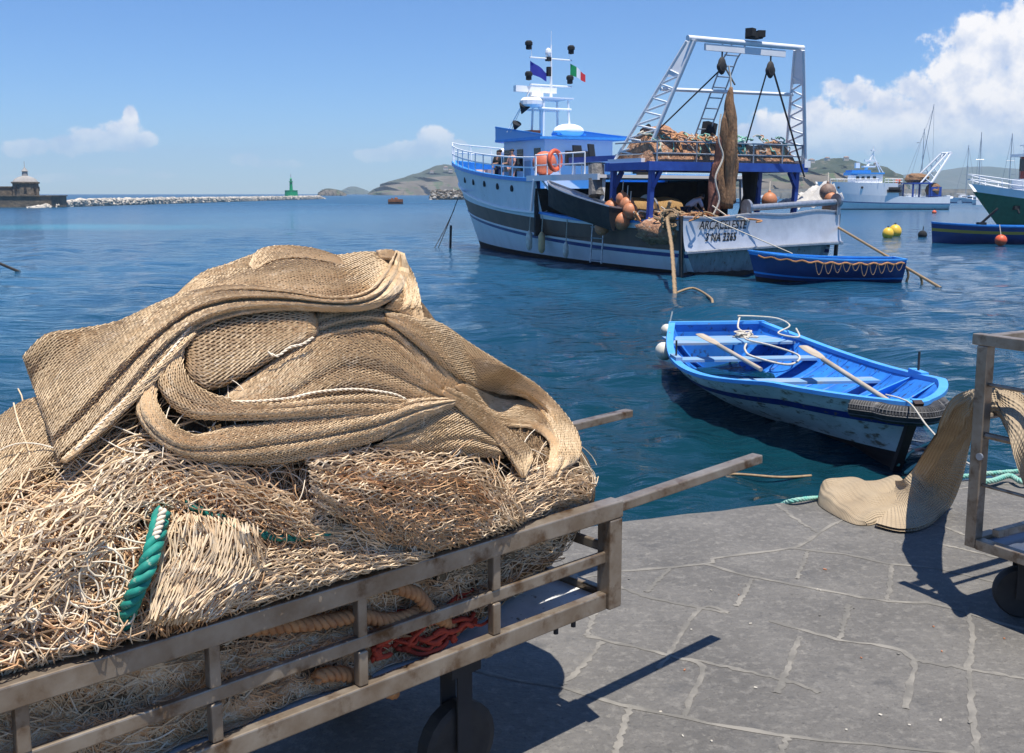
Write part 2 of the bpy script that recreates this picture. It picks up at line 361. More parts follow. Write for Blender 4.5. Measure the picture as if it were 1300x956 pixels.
# ------------------------------------------------------------------ quay
E0 = Vector((.506, 4.88)); ED = Vector((.938, .347)).normalized(); EN = Vector((-ED.y, ED.x))
def stone_material(name, a, b, c):
    m = bpy.data.materials.new(name); m.use_nodes = True; t = m.node_tree; n = t.nodes; l = t.links
    bs = n['Principled BSDF']; bs.inputs['Roughness'].default_value = .78
    tcn = n.new('ShaderNodeTexCoord')
    def nz(s, det=6, r=.6):
        x = n.new('ShaderNodeTexNoise'); x.inputs['Scale'].default_value = s; x.inputs['Detail'].default_value = det; x.inputs['Roughness'].default_value = r
        l.new(tcn.outputs['Object'], x.inputs['Vector']); return x.outputs['Fac']
    def lay(prev, col, f, th):
        q = n.new('ShaderNodeMapRange'); l.new(f, q.inputs[0]); q.inputs[1].default_value, q.inputs[2].default_value = th
        x = n.new('ShaderNodeMix'); x.data_type = 'RGBA'; l.new(q.outputs[0], x.inputs[0])
        if isinstance(prev, tuple): x.inputs[6].default_value = (*prev, 1)
        else: l.new(prev, x.inputs[6])
        x.inputs[7].default_value = (*col, 1); return x.outputs[2]
    k = lay(a, b, nz(2.3), (.35, .68)); k = lay(k, c, nz(26, 8, .7), (.50, .72)); k = lay(k, tuple(x * .45 for x in a), nz(60, 6, .75), (.56, .72))
    k = lay(k, (.34, .31, .26), nz(11, 9, .8), (.60, .72)); k = lay(k, (.085, .082, .078), nz(4.5, 8, .75), (.56, .70))
    vo = n.new('ShaderNodeTexVoronoi'); vo.inputs['Scale'].default_value = 1.7; l.new(tcn.outputs['Object'], vo.inputs['Vector']); sv = n.new('ShaderNodeSeparateColor'); l.new(vo.outputs['Color'], sv.inputs[0]); mrv = n.new('ShaderNodeMapRange'); l.new(sv.outputs[0], mrv.inputs[0]); mrv.inputs[3].default_value = .95; mrv.inputs[4].default_value = 1.04
    hv = n.new('ShaderNodeHueSaturation'); l.new(k, hv.inputs['Color']); l.new(mrv.outputs[0], hv.inputs['Value']); k = hv.outputs[0]
    l.new(k, bs.inputs['Base Color'])
    bp = n.new('ShaderNodeBump'); bp.inputs['Strength'].default_value = 1.; bp.inputs['Distance'].default_value = .010; l.new(nz(40, 8, .7), bp.inputs['Height'])
    b2 = n.new('ShaderNodeBump'); b2.inputs['Strength'].default_value = .6; b2.inputs['Distance'].default_value = .03; l.new(nz(5, 4), b2.inputs['Height'])
    l.new(bp.outputs[0], b2.inputs['Normal']); l.new(b2.outputs[0], bs.inputs['Normal']); return m
M['stone'] = stone_material('lava_stone', (.112, .104, .093), (.172, .160, .142), (.235, .218, .19))
M['stone_w'] = mat('quay_wall_stone', (.10, .10, .09), (.05, .06, .05), rough=.85, scale=2, bump=.6, bscale=8, dist=.05)
M['joint'] = mat('pale_mortar', (.245, .225, .192), (.15, .14, .122), rough=.95, scale=5, thr=(.40, .56), bump=.6, bscale=60, dist=.004)
def P2(s, q): return E0 + ED * s + EN * q           # s along the edge, q < 0 towards us
def quay():
    mb = MB(); a = P2(-60, 0); b = P2(60, 0); c = P2(60, -80); d = P2(-60, -80)
    xs = np.r_[np.linspace(-60, -4, 14), np.linspace(-3.8, 6, 99), np.linspace(7, 60, 14)]
    G = []
    for q in [0, -.012, -.04, -.3, -1, -3, -8, -20, -80]:
        row = []
        for s in xs:
            wob = .006 * math.sin(s * 7.1) + .006 * math.sin(s * 17.3 + 1)
            z = {0: -.035, -.012: -.008}.get(q, 0)
            p = P2(s, q + (wob if q > -.05 else 0)); row.append((p.x, p.y, z))
        G.append(row)
    mb.grid(G)
    wall = [[(P2(s, .006 * math.sin(s * 7.1) + .006 * math.sin(s * 17.3 + 1)).x, P2(s, .006 * math.sin(s * 7.1) + .006 * math.sin(s * 17.3 + 1)).y, z) for s in xs] for z in (-4, -1.2, -.035)]
    mb.grid(wall, 1)
    mb.f = [f[::-1] for f in mb.f]
    q = mb.build('quay', ['stone', 'stone_w']); q['kind'] = 'structure'
    # mortar lines between the slabs, laid where the slabs meet (photo pixels -> quay plane)
    J = [[(735,735),(785,726),(896,716),(910,708),(1004,696),(1040,676),(1060,665)],[(985,640),(1012,660),(1038,676)],[(1004,696),(1080,705),(1128,716),(1190,722),(1300,748)],
         [(896,716),(945,730),(985,738),(1060,752),(1128,764),(1190,768),(1300,800)],[(1025,700),(1012,735)],[(1132,718),(1127,762)],[(1190,690),(1225,698),(1300,716)],
         [(1160,660),(1195,668),(1250,690)],[(955,735),(935,770)],[(785,745),(830,760),(890,772),(925,778)],[(850,722),(820,752)],[(925,778),(890,772),(852,828),(835,850)],
         [(978,788),(1020,800),(1065,812),(1130,822),(1160,838),(1155,870),(1150,900)],[(1078,768),(1066,812)],[(1014,808),(1000,850),(985,880)],[(745,808),(790,818),(860,835),(892,848),(880,880),(870,910)],
         [(765,815),(735,850),(712,870)],[(760,760),(745,808)],[(860,835),(920,846),(1010,868),(1040,880)],[(1160,838),(1230,850),(1300,862)],[(1225,770),(1235,810),(1228,850)],
         [(600,850),(650,862),(712,872),(770,890),(870,912),(1000,935),(1150,950),(1300,965)],[(1000,935),(985,975)],[(800,895),(780,960)],[(1230,850),(1240,960)],[(700,690),(735,735),(760,760)],
         [(560,735),(640,738),(735,735)],[(1110,640),(1160,660)],[(1060,665),(1110,640),(1180,625),(1300,612)]]
    mb = MB(); rg = random.Random(3)
    for pl in J:
        W = [onz(x, y, 0.0) for x, y in pl]; pts = smooth_path([(p.x, p.y) for p in W], 26)
        T = np.gradient(pts, axis=0); T /= np.linalg.norm(T, axis=1)[:, None] + 1e-9
        Gd = []
        for i, p in enumerate(pts):
            nn = np.array([-T[i][1], T[i][0]]); wd = .0055 + .008 * rg.random(); o = rg.uniform(-.005, .005)
            Gd.append([tuple(p + nn * (o - wd)) + (.0015,), tuple(p + nn * o) + (.0030,), tuple(p + nn * (o + wd)) + (.0015,)])
        mb.grid(Gd, flip=True)
    # further slabs outside the picture
    for s in np.arange(-20, 24, 1.0):
        for q0 in (-4.0, -5.2, -6.4, -7.6):
            a = P2(s + (.5 if int(q0 * 10) % 3 else 0), q0); b = P2(s + (.5 if int(q0 * 10) % 3 else 0), q0 - 1.2)
            mb.bar((a.x, a.y, .001), (b.x, b.y, .001), .025, .006)
    for q0 in (-5.2, -6.4, -7.6, -8.8):
        a = P2(-20, q0); b = P2(24, q0); mb.bar((a.x, a.y, .002), (b.x, b.y, .002), .025, .006)
    mb.build('mortar_joints', 'joint', q)
quay()
# scraps on the quay
dmb = MB(); rg = random.Random(8)
for i in range(26):
    px, py = rg.uniform(790, 1290), rg.uniform(700, 950); p = onz(px, py, .003)
    dmb.box(p, (rg.uniform(.004, .016), rg.uniform(.003, .008), .003), Matrix.Rotation(rg.uniform(0, 3), 3, 'Z'), mi=rg.choice([0, 0, 1, 2]))
dl = dmb.build('litter_scraps', [M['ropew'], M['joint'], M['float']]); tag(dl, kind='stuff')

# ------------------------------------------------------------------ far things
M['hill'] = mat('hillside_scrub', (.032, .050, .030), (.058, .070, .045), rough=1., scale=.035, thr=(.4, .6), det=10, col3=(.15, .13, .095), scale3=.05, thr3=(.58, .66))
M['cliff'] = mat('tuff_cliff', (.16, .135, .10), (.10, .085, .06), rough=1., scale=.03, stretch=(1, 1, .35), det=10, col3=(.07, .10, .04), scale3=.05, thr3=(.54, .6))
M['farhill'] = mat('distant_ridge', (.05, .08, .05), (.09, .10, .07), rough=1., scale=.006)
def fbm(x, y, seed, oct=6, base=1.):
    rg = np.random.default_rng(seed); z = 0
    for o in range(oct):
        for k in range(3):
            a = rg.uniform(0, 6.3); f = base * 2 ** o * rg.uniform(.8, 1.25)
            z = z + np.sin((x * math.cos(a) + y * math.sin(a)) * f + rg.uniform(0, 6.3)) * .5 ** o / 3
    return z
def headland(name, prof, D, depth, seed, m_top='hill', m_cl='cliff', cliff=.55, rough=.12):
    """prof: photo pixels of the skyline at distance D; a plateau with a cliff facing the sea"""
    top = smooth_path([(x, y) for x, y in prof], 220); nx, ny = 220, 46
    G = np.zeros((ny, nx, 3)); mi = []
    xs_ = (np.array([q[0] for q in top]) - 650) / F_PX * 60; XX, FF = np.meshgrid(xs_, np.linspace(0, 1, ny) * 8.); NZ = fbm(XX, FF, seed, 6)
    for i in range(nx):
        p = aty(top[i][0], top[i][1], D); H = max(p.z - HZ, .3)
        for j in range(ny):
            f = j / (ny - 1)            # 0 shore, 1 far side
            d = D - depth * .5 + depth * f
            if f < .12: hh = cliff * (f / .12) ** .6
            elif f < .5: hh = cliff + (1 - cliff) * math.sin((f - .12) / .38 * math.pi / 2)
            else: hh = math.cos((f - .5) / .5 * math.pi / 2) ** .7 if f < 1 else 0
            n_ = NZ[j, i]
            hh = hh * (1 + rough * n_) if f > .0 else 0
            G[j, i] = (p.x * d / D + depth * .04 * math.sin(i * .35 + j) * (1 if 0 < f < .3 else 0), d + depth * .03 * math.sin(i * .23), HZ - .5 + (H + .5) * hh)
    V = G.reshape(-1, 3); jj, ii = np.meshgrid(np.arange(ny - 1), np.arange(nx - 1), indexing='ij')
    Fq = np.stack([jj * nx + ii, jj * nx + ii + 1, (jj + 1) * nx + ii + 1, (jj + 1) * nx + ii], -1).reshape(-1, 4)
    mi = (jj.reshape(-1) < ny * .16).astype(int)
    o = npmesh(name, V, Fq, [m_top, m_cl], mi=mi); o['kind'] = 'structure'; return G
Gl = headland('hill', [(474,246),(480,238),(492,230),(510,224),(535,219),(550,214),(566,213),(590,214),(620,212),(660,216),(720,224),(800,232),(880,240)], 1700, 240, 4)
headland('hill', [(404,247),(407,243),(414,240),(425,241),(433,243),(439,247)], 1300, 40, 9, cliff=.8)
headland('hill', [(425,247),(440,239),(452,238),(466,242),(478,246),(520,247)], 2900, 200, 12, 'farhill', 'farhill', cliff=.3)
Gr = headland('hill', [(860,246),(920,232),(960,222),(1000,212),(1030,205),(1060,202),(1090,205),(1110,209),(1130,214),(1142,224),(1147,246)], 1000, 160, 21, cliff=.5)
headland('hill', [(1040,240),(1100,230),(1150,222),(1190,217),(1240,212),(1300,214),(1360,205),(1480,190),(1600,205),(1700,240)], 3300, 400, 31, 'farhill', 'farhill', cliff=.3, rough=.04)
# houses on the headlands
M['stucco'] = mat('pale_stucco', (.70, .64, .55), (.55, .48, .40), rough=.9, scale=.1)
M['tile'] = mat('terracotta_tile', (.30, .20, .15), rough=.9)
def house(px, py, D, sx, sz, seed):
    p = aty(px, py, D); t = thing('house', HL[seed % len(HL)][0], 'house', (p.x, p.y, p.z), .2 * (seed % 5), 'houses on the far hills')
    t['label'] = HL[seed][0] if seed < len(HL) else t['label']
    a = MB(); sx *= .62; sz *= .75; a.box((0, 0, sz / 2), (sx, sx * .8, sz)); a.build('wall', 'stucco', t)
    b = MB(); b.add([(-sx * .55, -sx * .45, sz), (sx * .55, -sx * .45, sz), (sx * .55, sx * .45, sz), (-sx * .55, sx * .45, sz), (-sx * .3, 0, sz * 1.35), (sx * .3, 0, sz * 1.35)],
                      [(0, 1, 5, 4), (2, 3, 4, 5), (1, 2, 5), (3, 0, 4), (3, 2, 1, 0)]); b.build('roof', 'tile', t)
    for k in (-.28, 0, .28): MB().box((k * sx, -sx * .405, sz * .55), (sx * .1, .1, sz * .25)).build('window', 'dark', t)
HL = [('pale villa highest on the wooded headland left of the trawler bow',), ('small pale house just below the headland crest, nearest the trawler bow',), ('lone pale house on the left shoulder of the green headland',),
      ('low pale house on the crest right of the fishing gantry',), ('pale house near the middle of the right hill crest',), ('pale house on the right hill, directly above the white trawler mast',),
      ('pale house furthest down the right end of the right hill',), ('pale house half way down the slope beside the blue gantry post',), ('pale house low on the slope seen under the net platform',)]
for i, (px, py, D, sx, sz) in enumerate([(566,216,1640,11,6),(572,219,1640,10,5),(548,220,1640,9,4),(1030,207,960,8,4),(1050,204,960,7,3.5),(1074,204,960,7,4),(1112,211,960,6,3.5),(1018,222,940,7,4),(948,232,940,8,4)]):
    house(px, py, D, sx, sz, i)

def rocks(name, spine, wd, ht, n, seed, mats, label, cat, rs=(.5, 1.1)):
    rg = random.Random(seed); mb = MB(); SP = smooth_path(spine, 60)
    # core embankment under the rocks
    core = []
    for i, (x, y) in enumerate(SP):
        e = min(1, i / 3, (59 - i) / 3); core.append([(x, y - wd * .5, HZ - .6), (x, y - wd * .2, HZ + ht * .7 * e), (x, y + wd * .2, HZ + ht * .7 * e), (x, y + wd * .5, HZ - .6)])
    mb.grid(core, 0)
    for k in range(n):
        f = rg.random(); i = f * 59; a = SP[int(i)]; b = SP[min(int(i) + 1, 59)]; q = i - int(i); x = a[0] + (b[0] - a[0]) * q; y = a[1] + (b[1] - a[1]) * q
        c = rg.uniform(-.5, .5); r = rg.uniform(*rs); z = HZ + ht * (1 - abs(c) * 1.7) * min(1, f * 14, (1 - f) * 14) - r * .25
        vs = MB(); vs.blob((x, y + c * wd, z), (r * rg.uniform(.7, 1.3), r * rg.uniform(.7, 1.2), r * rg.uniform(.5, .85)), 6, rg.choice(range(len(mats))), .28, rg.random())
        mb.add(vs.v, vs.f, vs.m[0])
    return tag(mb.build(name, mats), label, cat)
M['rk1'] = mat('pale_rock', (.66, .59, .49), (.50, .44, .36), rough=.9, scale=1.); M['rk2'] = mat('grey_rock', (.42, .39, .34), (.3, .28, .25), rough=.9, scale=1.)
M['rk3'] = mat('dark_rock', (.16, .13, .10), (.09, .08, .06), rough=.95, scale=1.)
b0 = onz(40, 264, HZ); b1 = onz(412, 252.5, HZ)
def seg(f): return (b0.x + (b1.x - b0.x) * f, b0.y + (b1.y - b0.y) * f)
rocks('breakwater', [seg(0), seg(.02), seg(.08), seg(.2), seg(.5), seg(1)], 5, 1.5, 5200, 2, ['rk1', 'rk1', 'rk2'], 'long low breakwater of pale boulders running out from the old stone fort', 'breakwater', (.28, .7))
p = onz(566, 253.5, HZ)
rocks('rock_pile', [(p.x - 6.5, p.y), (p.x, p.y + 2), (p.x + 9, p.y + 3)], 5, 4.3, 260, 5, ['rk3', 'rk3', 'rk2'], 'dark rocky jetty tip emerging behind the bow of the big trawler', 'jetty', (.5, 1.2))
# old fort at the left
def fort():
    D = 205; a = onz(55, 264.5, HZ); k = D / 1300.
    M['fort'] = mat('weathered_fort_stone', (.22, .17, .12), (.12, .10, .075), rough=.95, scale=.5, bump=.8, bscale=1.2, dist=.3)
    M['dome'] = mat('grey_dome_lead', (.38, .36, .33), (.28, .26, .24), rough=.8, scale=.6)
    cx = (39.5 - 650) * k; t = thing('stone_fort', 'brown stone fort with a small domed octagonal tower at the breakwater root', 'fort', (cx, D, HZ))
    m1 = MB(); m1.box((-7, 1, .9), (26, 7, 2.6)); m1.box((-7, 1, 2.25), (26.4, 7.4, .2)); m1.build('sea_wall', 'fort', t)
    m2 = MB(); m2.box((-9.4, 2, 3.1), (14, 5, 1.6)); m2.box((-9.4, 2, 4.0), (14.3, 5.3, .2)); m2.build('low_wing', 'fort', t)
    m3 = MB(); m3.lathe([(2.55, 2.2), (2.5, 4.6), (2.75, 4.7), (2.75, 4.95), (2.4, 5.0)], n=8); m3.build('tower', 'fort', t)
    m4 = MB(); m4.lathe([(2.3, 5.0), (2.0, 5.5), (1.3, 5.9), (.7, 6.1), (.55, 6.15), (.5, 7.0), (.65, 7.05), (.3, 7.5), (.05, 7.9), (.04, 9.0)], n=16); m4.build('dome', 'dome', t, smooth=True)
    m5 = MB()
    for q in range(8):
        an = q * math.pi / 4 + math.pi / 8; m5.box((2.42 * math.cos(an), 2.42 * math.sin(an), 3.6), (.16, .5, .9), Matrix.Rotation(an, 3, 'Z'))
    m5.build('window', 'dark', t)
fort()
def beacon():
    p = onz(370, 253.5, HZ); t = thing('harbour_beacon', 'green harbour beacon tower standing on the pale breakwater', 'beacon', (p.x, p.y, HZ + 1.2))
    m = MB(); m.lathe([(3.0, .0), (2.8, 2.6), (2.9, 2.7), (2.9, 2.9), (.9, 2.95)], n=12); m.build('base', 'gsign', t)
    m = MB(); m.lathe([(.75, 2.9), (.6, 6.4), (.9, 6.5), (.9, 6.8), (.4, 6.9), (.4, 7.6), (.6, 7.7), (.1, 8.4)], n=10); m.build('tower', 'gsign', t)
    m = MB(); m.lathe([(.12, 8.3), (.1, 10.)], n=6); m.build('lantern_mast', 'galv', t)
beacon()
# rusty mooring raft
p = onz(502.5, 259, HZ); t = thing('mooring_raft', 'rusty orange-brown mooring raft floating alone in open water', 'raft', (p.x, p.y, HZ))
M['rustor'] = mat('rust_orange', (.35, .13, .05), (.18, .07, .03), rough=.9, scale=1.2)
m = MB(); m.prism([(-1.9, -1), (1.6, -1), (1.9, 0), (1.6, 1), (-1.9, 1)], -.3, 1.0); m.build('hull', 'anti', t)
m = MB(); m.prism([(-1.85, -1.05), (1.6, -1.05), (1.9, 0), (1.6, 1.05), (-1.85, 1.05)], .55, 1.25); m.lathe([(.5, 1.2), (.45, 1.6), (.2, 1.7)], (.1, 0, 0), 8); m.box((-.9, 0, 1.35), (.5, 1.2, .35)); m.build('deck', 'rustor', t)
# distant ferry silhouette at the hazy islet
# far pier behind the white trawler
M['pier'] = mat('pier_concrete', (.42, .38, .31), (.30, .27, .22), rough=.9, scale=.3)
pa = onz(760, 251.5, HZ)
mb = MB(); mb.box((240, 560, HZ + 1.4), (290, 8, 4.2)); mb.box((240, 557, HZ + 4.3), (290, 1.2, 1.6))
for k in range(60): mb.box((97 + k * 4.8, 555.8, HZ + 1.2), (.7, .6, 3.6))
tag(mb.build('harbour_pier', 'pier'), 'long pale concrete pier closing the harbour behind the white trawler', 'pier')
# ------------------------------------------------------------------ hulls
def hull_shell(mb, xb, bf, rows, ns=40, s0=0., mis=None):
    """rows: list of z(s); xb(z): stem position; bf(s,z): half breadth. adds both sides"""
    for sd_ in (1, -1):
        G = []
        for zf in rows:
            row = []
            for i in range(ns + 1):
                s = s0 + (1 - s0) * (1 - (1 - i / ns) ** 1.25); z = zf(s); row.append((xb(z) * s, sd_ * bf(s, z), z))
            G.append(row)
        for k in range(len(rows) - 1): mb.grid(G[k:k + 2], mis[k] if mis else 0, flip=(sd_ > 0))
    return mb
def open_boat(t, L, B, bt, zs, bands, outc, inc, ds=1.6, keel=-.18, fore=.12, rake=.35, thick=.05, thwarts=(.3, .55), ribs=9, foredeck=0., cap='blue', thw=None):
    """t root; local x forward, stern x=0. zs(s)=sheer height; bands=[(v0,v1,mat)]"""
    def bf(s, v):
        plan = bt + (B - bt) * math.sin(min(s / .48, 1) * math.pi / 2) if s < .48 else B * (1 - ((s - .48) / .52) ** 2.3) ** .8
        sec = (1 - (1 - v) ** ds) ** .62 * (.80 + .20 * v)
        sharp = 1 - .75 * max(0, (s - .55) / .45) * (1 - v)
        return plan * sec * sharp
    def pt(s, v, sd_, inn=0.):
        kz = keel + fore * max(0, (s - .6) / .4) ** 2; z = kz + (zs(s) - kz) * v
        b = max(bf(s, v) - inn, 0.0); return Vector((s * (L - rake * (1 - v)) - inn * (1.2 if s > .98 else 0), sd_ * b, z))
    mats = list(dict.fromkeys([outc] + [b[2] for b in bands])); mb = MB(); ns = 44
    vs = sorted(set([0, .1, .2, .3, .42, .55, .7, .85, 1.] + [b[0] for b in bands] + [b[1] for b in bands]))
    ss = [1 - (1 - i / ns) ** 1.2 for i in range(ns + 1)]
    for sd_ in (1, -1):
        for k in range(len(vs) - 1):
            mm = next((mats.index(b[2]) for b in bands if b[0] - 1e-6 <= vs[k] and vs[k + 1] <= b[1] + 1e-6), 0)
            o = .012 if mm and bands and any(len(b) > 3 and b[0] <= vs[k] < b[1] for b in bands) else 0
            mb.grid([[pt(s, v, sd_, -o) for s in ss] for v in vs[k:k + 2]], mm, flip=(sd_ > 0))
    for k in range(len(vs) - 1):
        mm = next((mats.index(b[2]) for b in bands if b[0] - 1e-6 <= vs[k] and vs[k + 1] <= b[1] + 1e-6), 0)
        a, b = pt(0, vs[k], 1), pt(0, vs[k + 1], 1); mb.add([a, b, (b.x, -b.y, b.z), (a.x, -a.y, a.z)], [(0, 1, 2, 3)], mm)
    mb.build('hull', mats, t, smooth=True)
    ib = MB(); vi = [.12, .25, .4, .55, .7, .85, .985]
    for sd_ in (1, -1): ib.grid([[pt(min(s, .99), v, sd_, thick) + Vector((.04 if s == 0 else 0, 0, 0)) for s in ss] for v in vi], 0, flip=(sd_ < 0))
    a = [pt(0, v, 1, thick) + Vector((.045, 0, 0)) for v in vi]
    for k in range(len(vi) - 1): ib.add([a[k], a[k + 1], (a[k + 1].x, -a[k + 1].y, a[k + 1].z), (a[k].x, -a[k].y, a[k].z)], [(3, 2, 1, 0)])
    fl = [pt(min(s, .97), .135, 1, thick) for s in ss]
    for i in range(ns): ib.add([fl[i], fl[i + 1], (fl[i + 1].x, -fl[i + 1].y, fl[i + 1].z), (fl[i].x, -fl[i].y, fl[i].z)], [(3, 2, 1, 0)])
    ib.build('inner_planking', inc, t, smooth=True)
    gb = MB()
    for sd_ in (1, -1):
        G = []
        for s in ss:
            o = pt(s, 1, sd_, -.02); i = pt(min(s, .992), 1, sd_, thick + .035); G.append([(o.x, o.y, o.z - .03), (o.x, o.y, o.z + .012), (i.x, i.y, i.z + .014), (i.x, i.y, i.z - .04)])
        gb.grid(G, flip=(sd_ < 0))
    o = pt(0, 1, 1, -.02); gb.box((.03, 0, o.z - .008), (.09, 2 * o.y, .046))
    gb.build('gunwale', cap, t, smooth=True)
    if ribs:
        rb = MB()
        for k in range(ribs):
            s = .1 + .8 * k / (ribs - 1)
            for sd_ in (1, -1): rb.tube([pt(s, v, sd_, thick + .005) for v in (.16, .4, .55, .7, .9)], .016, 4)
        rb.build('ribs', inc, t)
    for s in thwarts:
        tb = MB(); a = pt(s, .74, 1, thick); tb.box((a.x, 0, a.z), (.28, 2 * a.y, .035)); tb.build('thwart', thw or inc, t)
    if foredeck:
        fd = MB(); G = []
        for s in [1 - foredeck + foredeck * i / 8 for i in range(9)]:
            p = pt(min(s, .99), .97, 1, thick); G.append([(p.x, p.y, p.z), (p.x, 0, p.z + .03), (p.x, -p.y, p.z)])
        fd.grid(G, flip=True); fd.build('foredeck', inc, t)
    return pt
# ------------------------------------------------------------------ people
def person(label, loc, rz, joints, shirt, legs, group=None, cat='person', parent=None):
    """joints: dict of 3-D joints in local space (x = facing)"""
    t = thing('person', label, cat, loc, rz, group)
    J = joints
    def skinned(name, verts, edges, rad, m, root=0, sub=2):
        me = bpy.data.meshes.new(name); me.from_pydata([Vector(v) for v in verts], edges, []); me.materials.append(M[m])
        o = bpy.data.objects.new(name, me); C.objects.link(o); o.parent = t
        s = o.modifiers.new('skin', 'SKIN'); s.use_smooth_shade = True
        sv = me.skin_vertices[0].data if me.skin_vertices else None
        if sv is None:
            bm_layer = me.attributes
        for i, r in enumerate(rad): me.skin_vertices[0].data[i].radius = r if isinstance(r, tuple) else (r, r)
        me.skin_vertices[0].data[root].use_root = True
        u = o.modifiers.new('sub', 'SUBSURF'); u.levels = sub; u.render_levels = sub; return o
    nm = ['pelvis', 'waist', 'chest', 'neck', 'head', 'crown', 'shL', 'elL', 'haL', 'fiL', 'shR', 'elR', 'haR', 'fiR', 'hiL', 'knL', 'anL', 'toL', 'hiR', 'knR', 'anR', 'toR']
    rd = {'pelvis': (.14, .11), 'waist': (.13, .10), 'chest': (.16, .11), 'neck': .055, 'head': (.078, .092), 'crown': (.065, .075), 'sh': .065, 'el': .044, 'ha': .032, 'fi': .022, 'hi': .09, 'kn': .058, 'an': .042, 'to': .035}
    ed = [('pelvis', 'waist'), ('waist', 'chest'), ('chest', 'neck'), ('neck', 'head'), ('head', 'crown')]
    for q in 'LR': ed += [('chest', 'sh' + q), ('sh' + q, 'el' + q), ('el' + q, 'ha' + q), ('ha' + q, 'fi' + q), ('pelvis', 'hi' + q), ('hi' + q, 'kn' + q), ('kn' + q, 'an' + q), ('an' + q, 'to' + q)]
    def r(n): return rd[n] if n in rd else rd[n[:2]]
    skinned('body', [J[n] for n in nm], [(nm.index(a), nm.index(b)) for a, b in ed], [r(n) for n in nm], 'skin')
    def cloth(name, sub_, m, grow, short=None):
        ids = [n for n in nm if n in sub_]; ee = [(ids.index(a), ids.index(b)) for a, b in ed if a in ids and b in ids]
        def g(n):
            q = r(n); q = q if isinstance(q, tuple) else (q, q); return tuple(x + grow for x in q)
        skinned(name, [J[n] for n in ids], ee, [g(n) for n in ids], m)
    cloth('shirt', ['pelvis', 'waist', 'chest', 'shL', 'elL', 'shR', 'elR'], shirt, .018)
    cloth('trousers', ['pelvis', 'hiL', 'knL', 'anL', 'hiR', 'knR', 'anR'], legs, .014)
    hd = Vector(J['head']); cr_ = Vector(J['crown']); up = (cr_ - hd).normalized()
    m = MB(); m.blob(hd + up * .075 - Vector((.02, 0, 0)), (.095, .085, .075), 12, 0, .06); m.build('hair', 'hair', t, smooth='all')
    fb = MB(); fx = Vector((1, 0, 0)); fwd = (fx - up * fx.dot(up)).normalized(); sdv = up.cross(fwd)
    fb.blob(hd + fwd * .092, (.014, .012, .018), 6, 0)
    for q in (1, -1): fb.blob(hd + fwd * .080 + sdv * .03 * q + up * .025, (.008, .01, .006), 6, 1); fb.blob(hd + sdv * .082 * q, (.018, .008, .026), 6, 0)
    fb.box(hd + fwd * .086 - up * .04, (.008, .04, .008), mi=1); fb.build('face', ['skin', 'hair'], t)
    return t
def standing(bend=0., arm=(.25, .25)):
    J = dict(pelvis=(0, 0, .95), waist=(.02, 0, 1.1), chest=(.0, 0, 1.32), neck=(0, 0, 1.50), head=(.02, 0, 1.62), crown=(.015, 0, 1.71))
    for q, s in (('L', 1), ('R', -1)):
        a = arm[0] if s > 0 else arm[1]
        J.update({'sh' + q: (0, .19 * s, 1.42), 'el' + q: (-.02 + a * .3, .25 * s, 1.15), 'ha' + q: (a, .24 * s, .95 + a * .5), 'fi' + q: (a + .06, .22 * s, .9 + a * .5),
                  'hi' + q: (0, .09 * s, .9), 'kn' + q: (.03, .11 * s, .5), 'an' + q: (0, .12 * s, .09), 'to' + q: (.14, .13 * s, .04)})
    return J
def stooped():
    J = dict(pelvis=(-.1, 0, .85), waist=(.06, 0, .97), chest=(.28, 0, 1.10), neck=(.42, 0, 1.18), head=(.53, 0, 1.20), crown=(.58, 0, 1.27))
    for q, s in (('L', 1), ('R', -1)):
        J.update({'sh' + q: (.32, .19 * s, 1.12), 'el' + q: (.42, .25 * s, .86), 'ha' + q: (.58, .18 * s, .70), 'fi' + q: (.64, .14 * s, .66),
                  'hi' + q: (-.1, .09 * s, .80), 'kn' + q: (.06, .14 * s, .45), 'an' + q: (-.08, .14 * s, .09), 'to' + q: (.06, .16 * s, .04)})
    return J

# ------------------------------------------------------------------ the big trawler
RB = R(120.0); BC = Vector((8.55, 35.1, HZ)); BM = Matrix.Translation(BC) @ Matrix.Rotation(RB, 4, 'Z')
def bw(x, y, z): return BM @ Vector((x, y, z))           # boat space (x forward, y to port) -> world
def on_boat(name, label, cat, x, y, z, rz=0., group=None): return thing(name, label, cat, bw(x, y, z), RB + rz, group)
def bow_x(z): return 20.3 + .67 * z
def hb(s, z):
    z_ = max(z, 0); p = 2.1 + .28 * z_; b = 3.6 * (1 - min(s, 1) ** p) ** .85
    if z < .3: b *= 1 - .35 * ((.3 - z) / 1.1)
    return b * (1 - .10 * (1 - z_ / 2) * (z_ < 2)) * (1 - .04 * max(0, .25 - s) / .25)
sq = lambda s: s * s
z_blue = lambda s: .60 + .07 * s + 1.0 * s * s
z_b0 = lambda s: .82 + 1.07 * s * s
z_b1 = lambda s: 1.50 + 1.1 * s * s
def z_kn(s): return 1.95 - .24 * math.sin(math.pi * s / .42) if s < .42 else 1.95 + 4.0 * (s - .42) ** 2
z_up = lambda s: 3.22 + 1.12 * max(0, (s - .42) / .58) ** 1.5
def hbp(s, zf, dz=0.): z = zf(s) + dz; return Vector((bow_x(z) * s, hb(s, z), z))
boat = thing('fishing_trawler', 'big white and blue trawler with brown hull band and tall white stern gantry, nearest trawler', 'trawler', BC, RB)
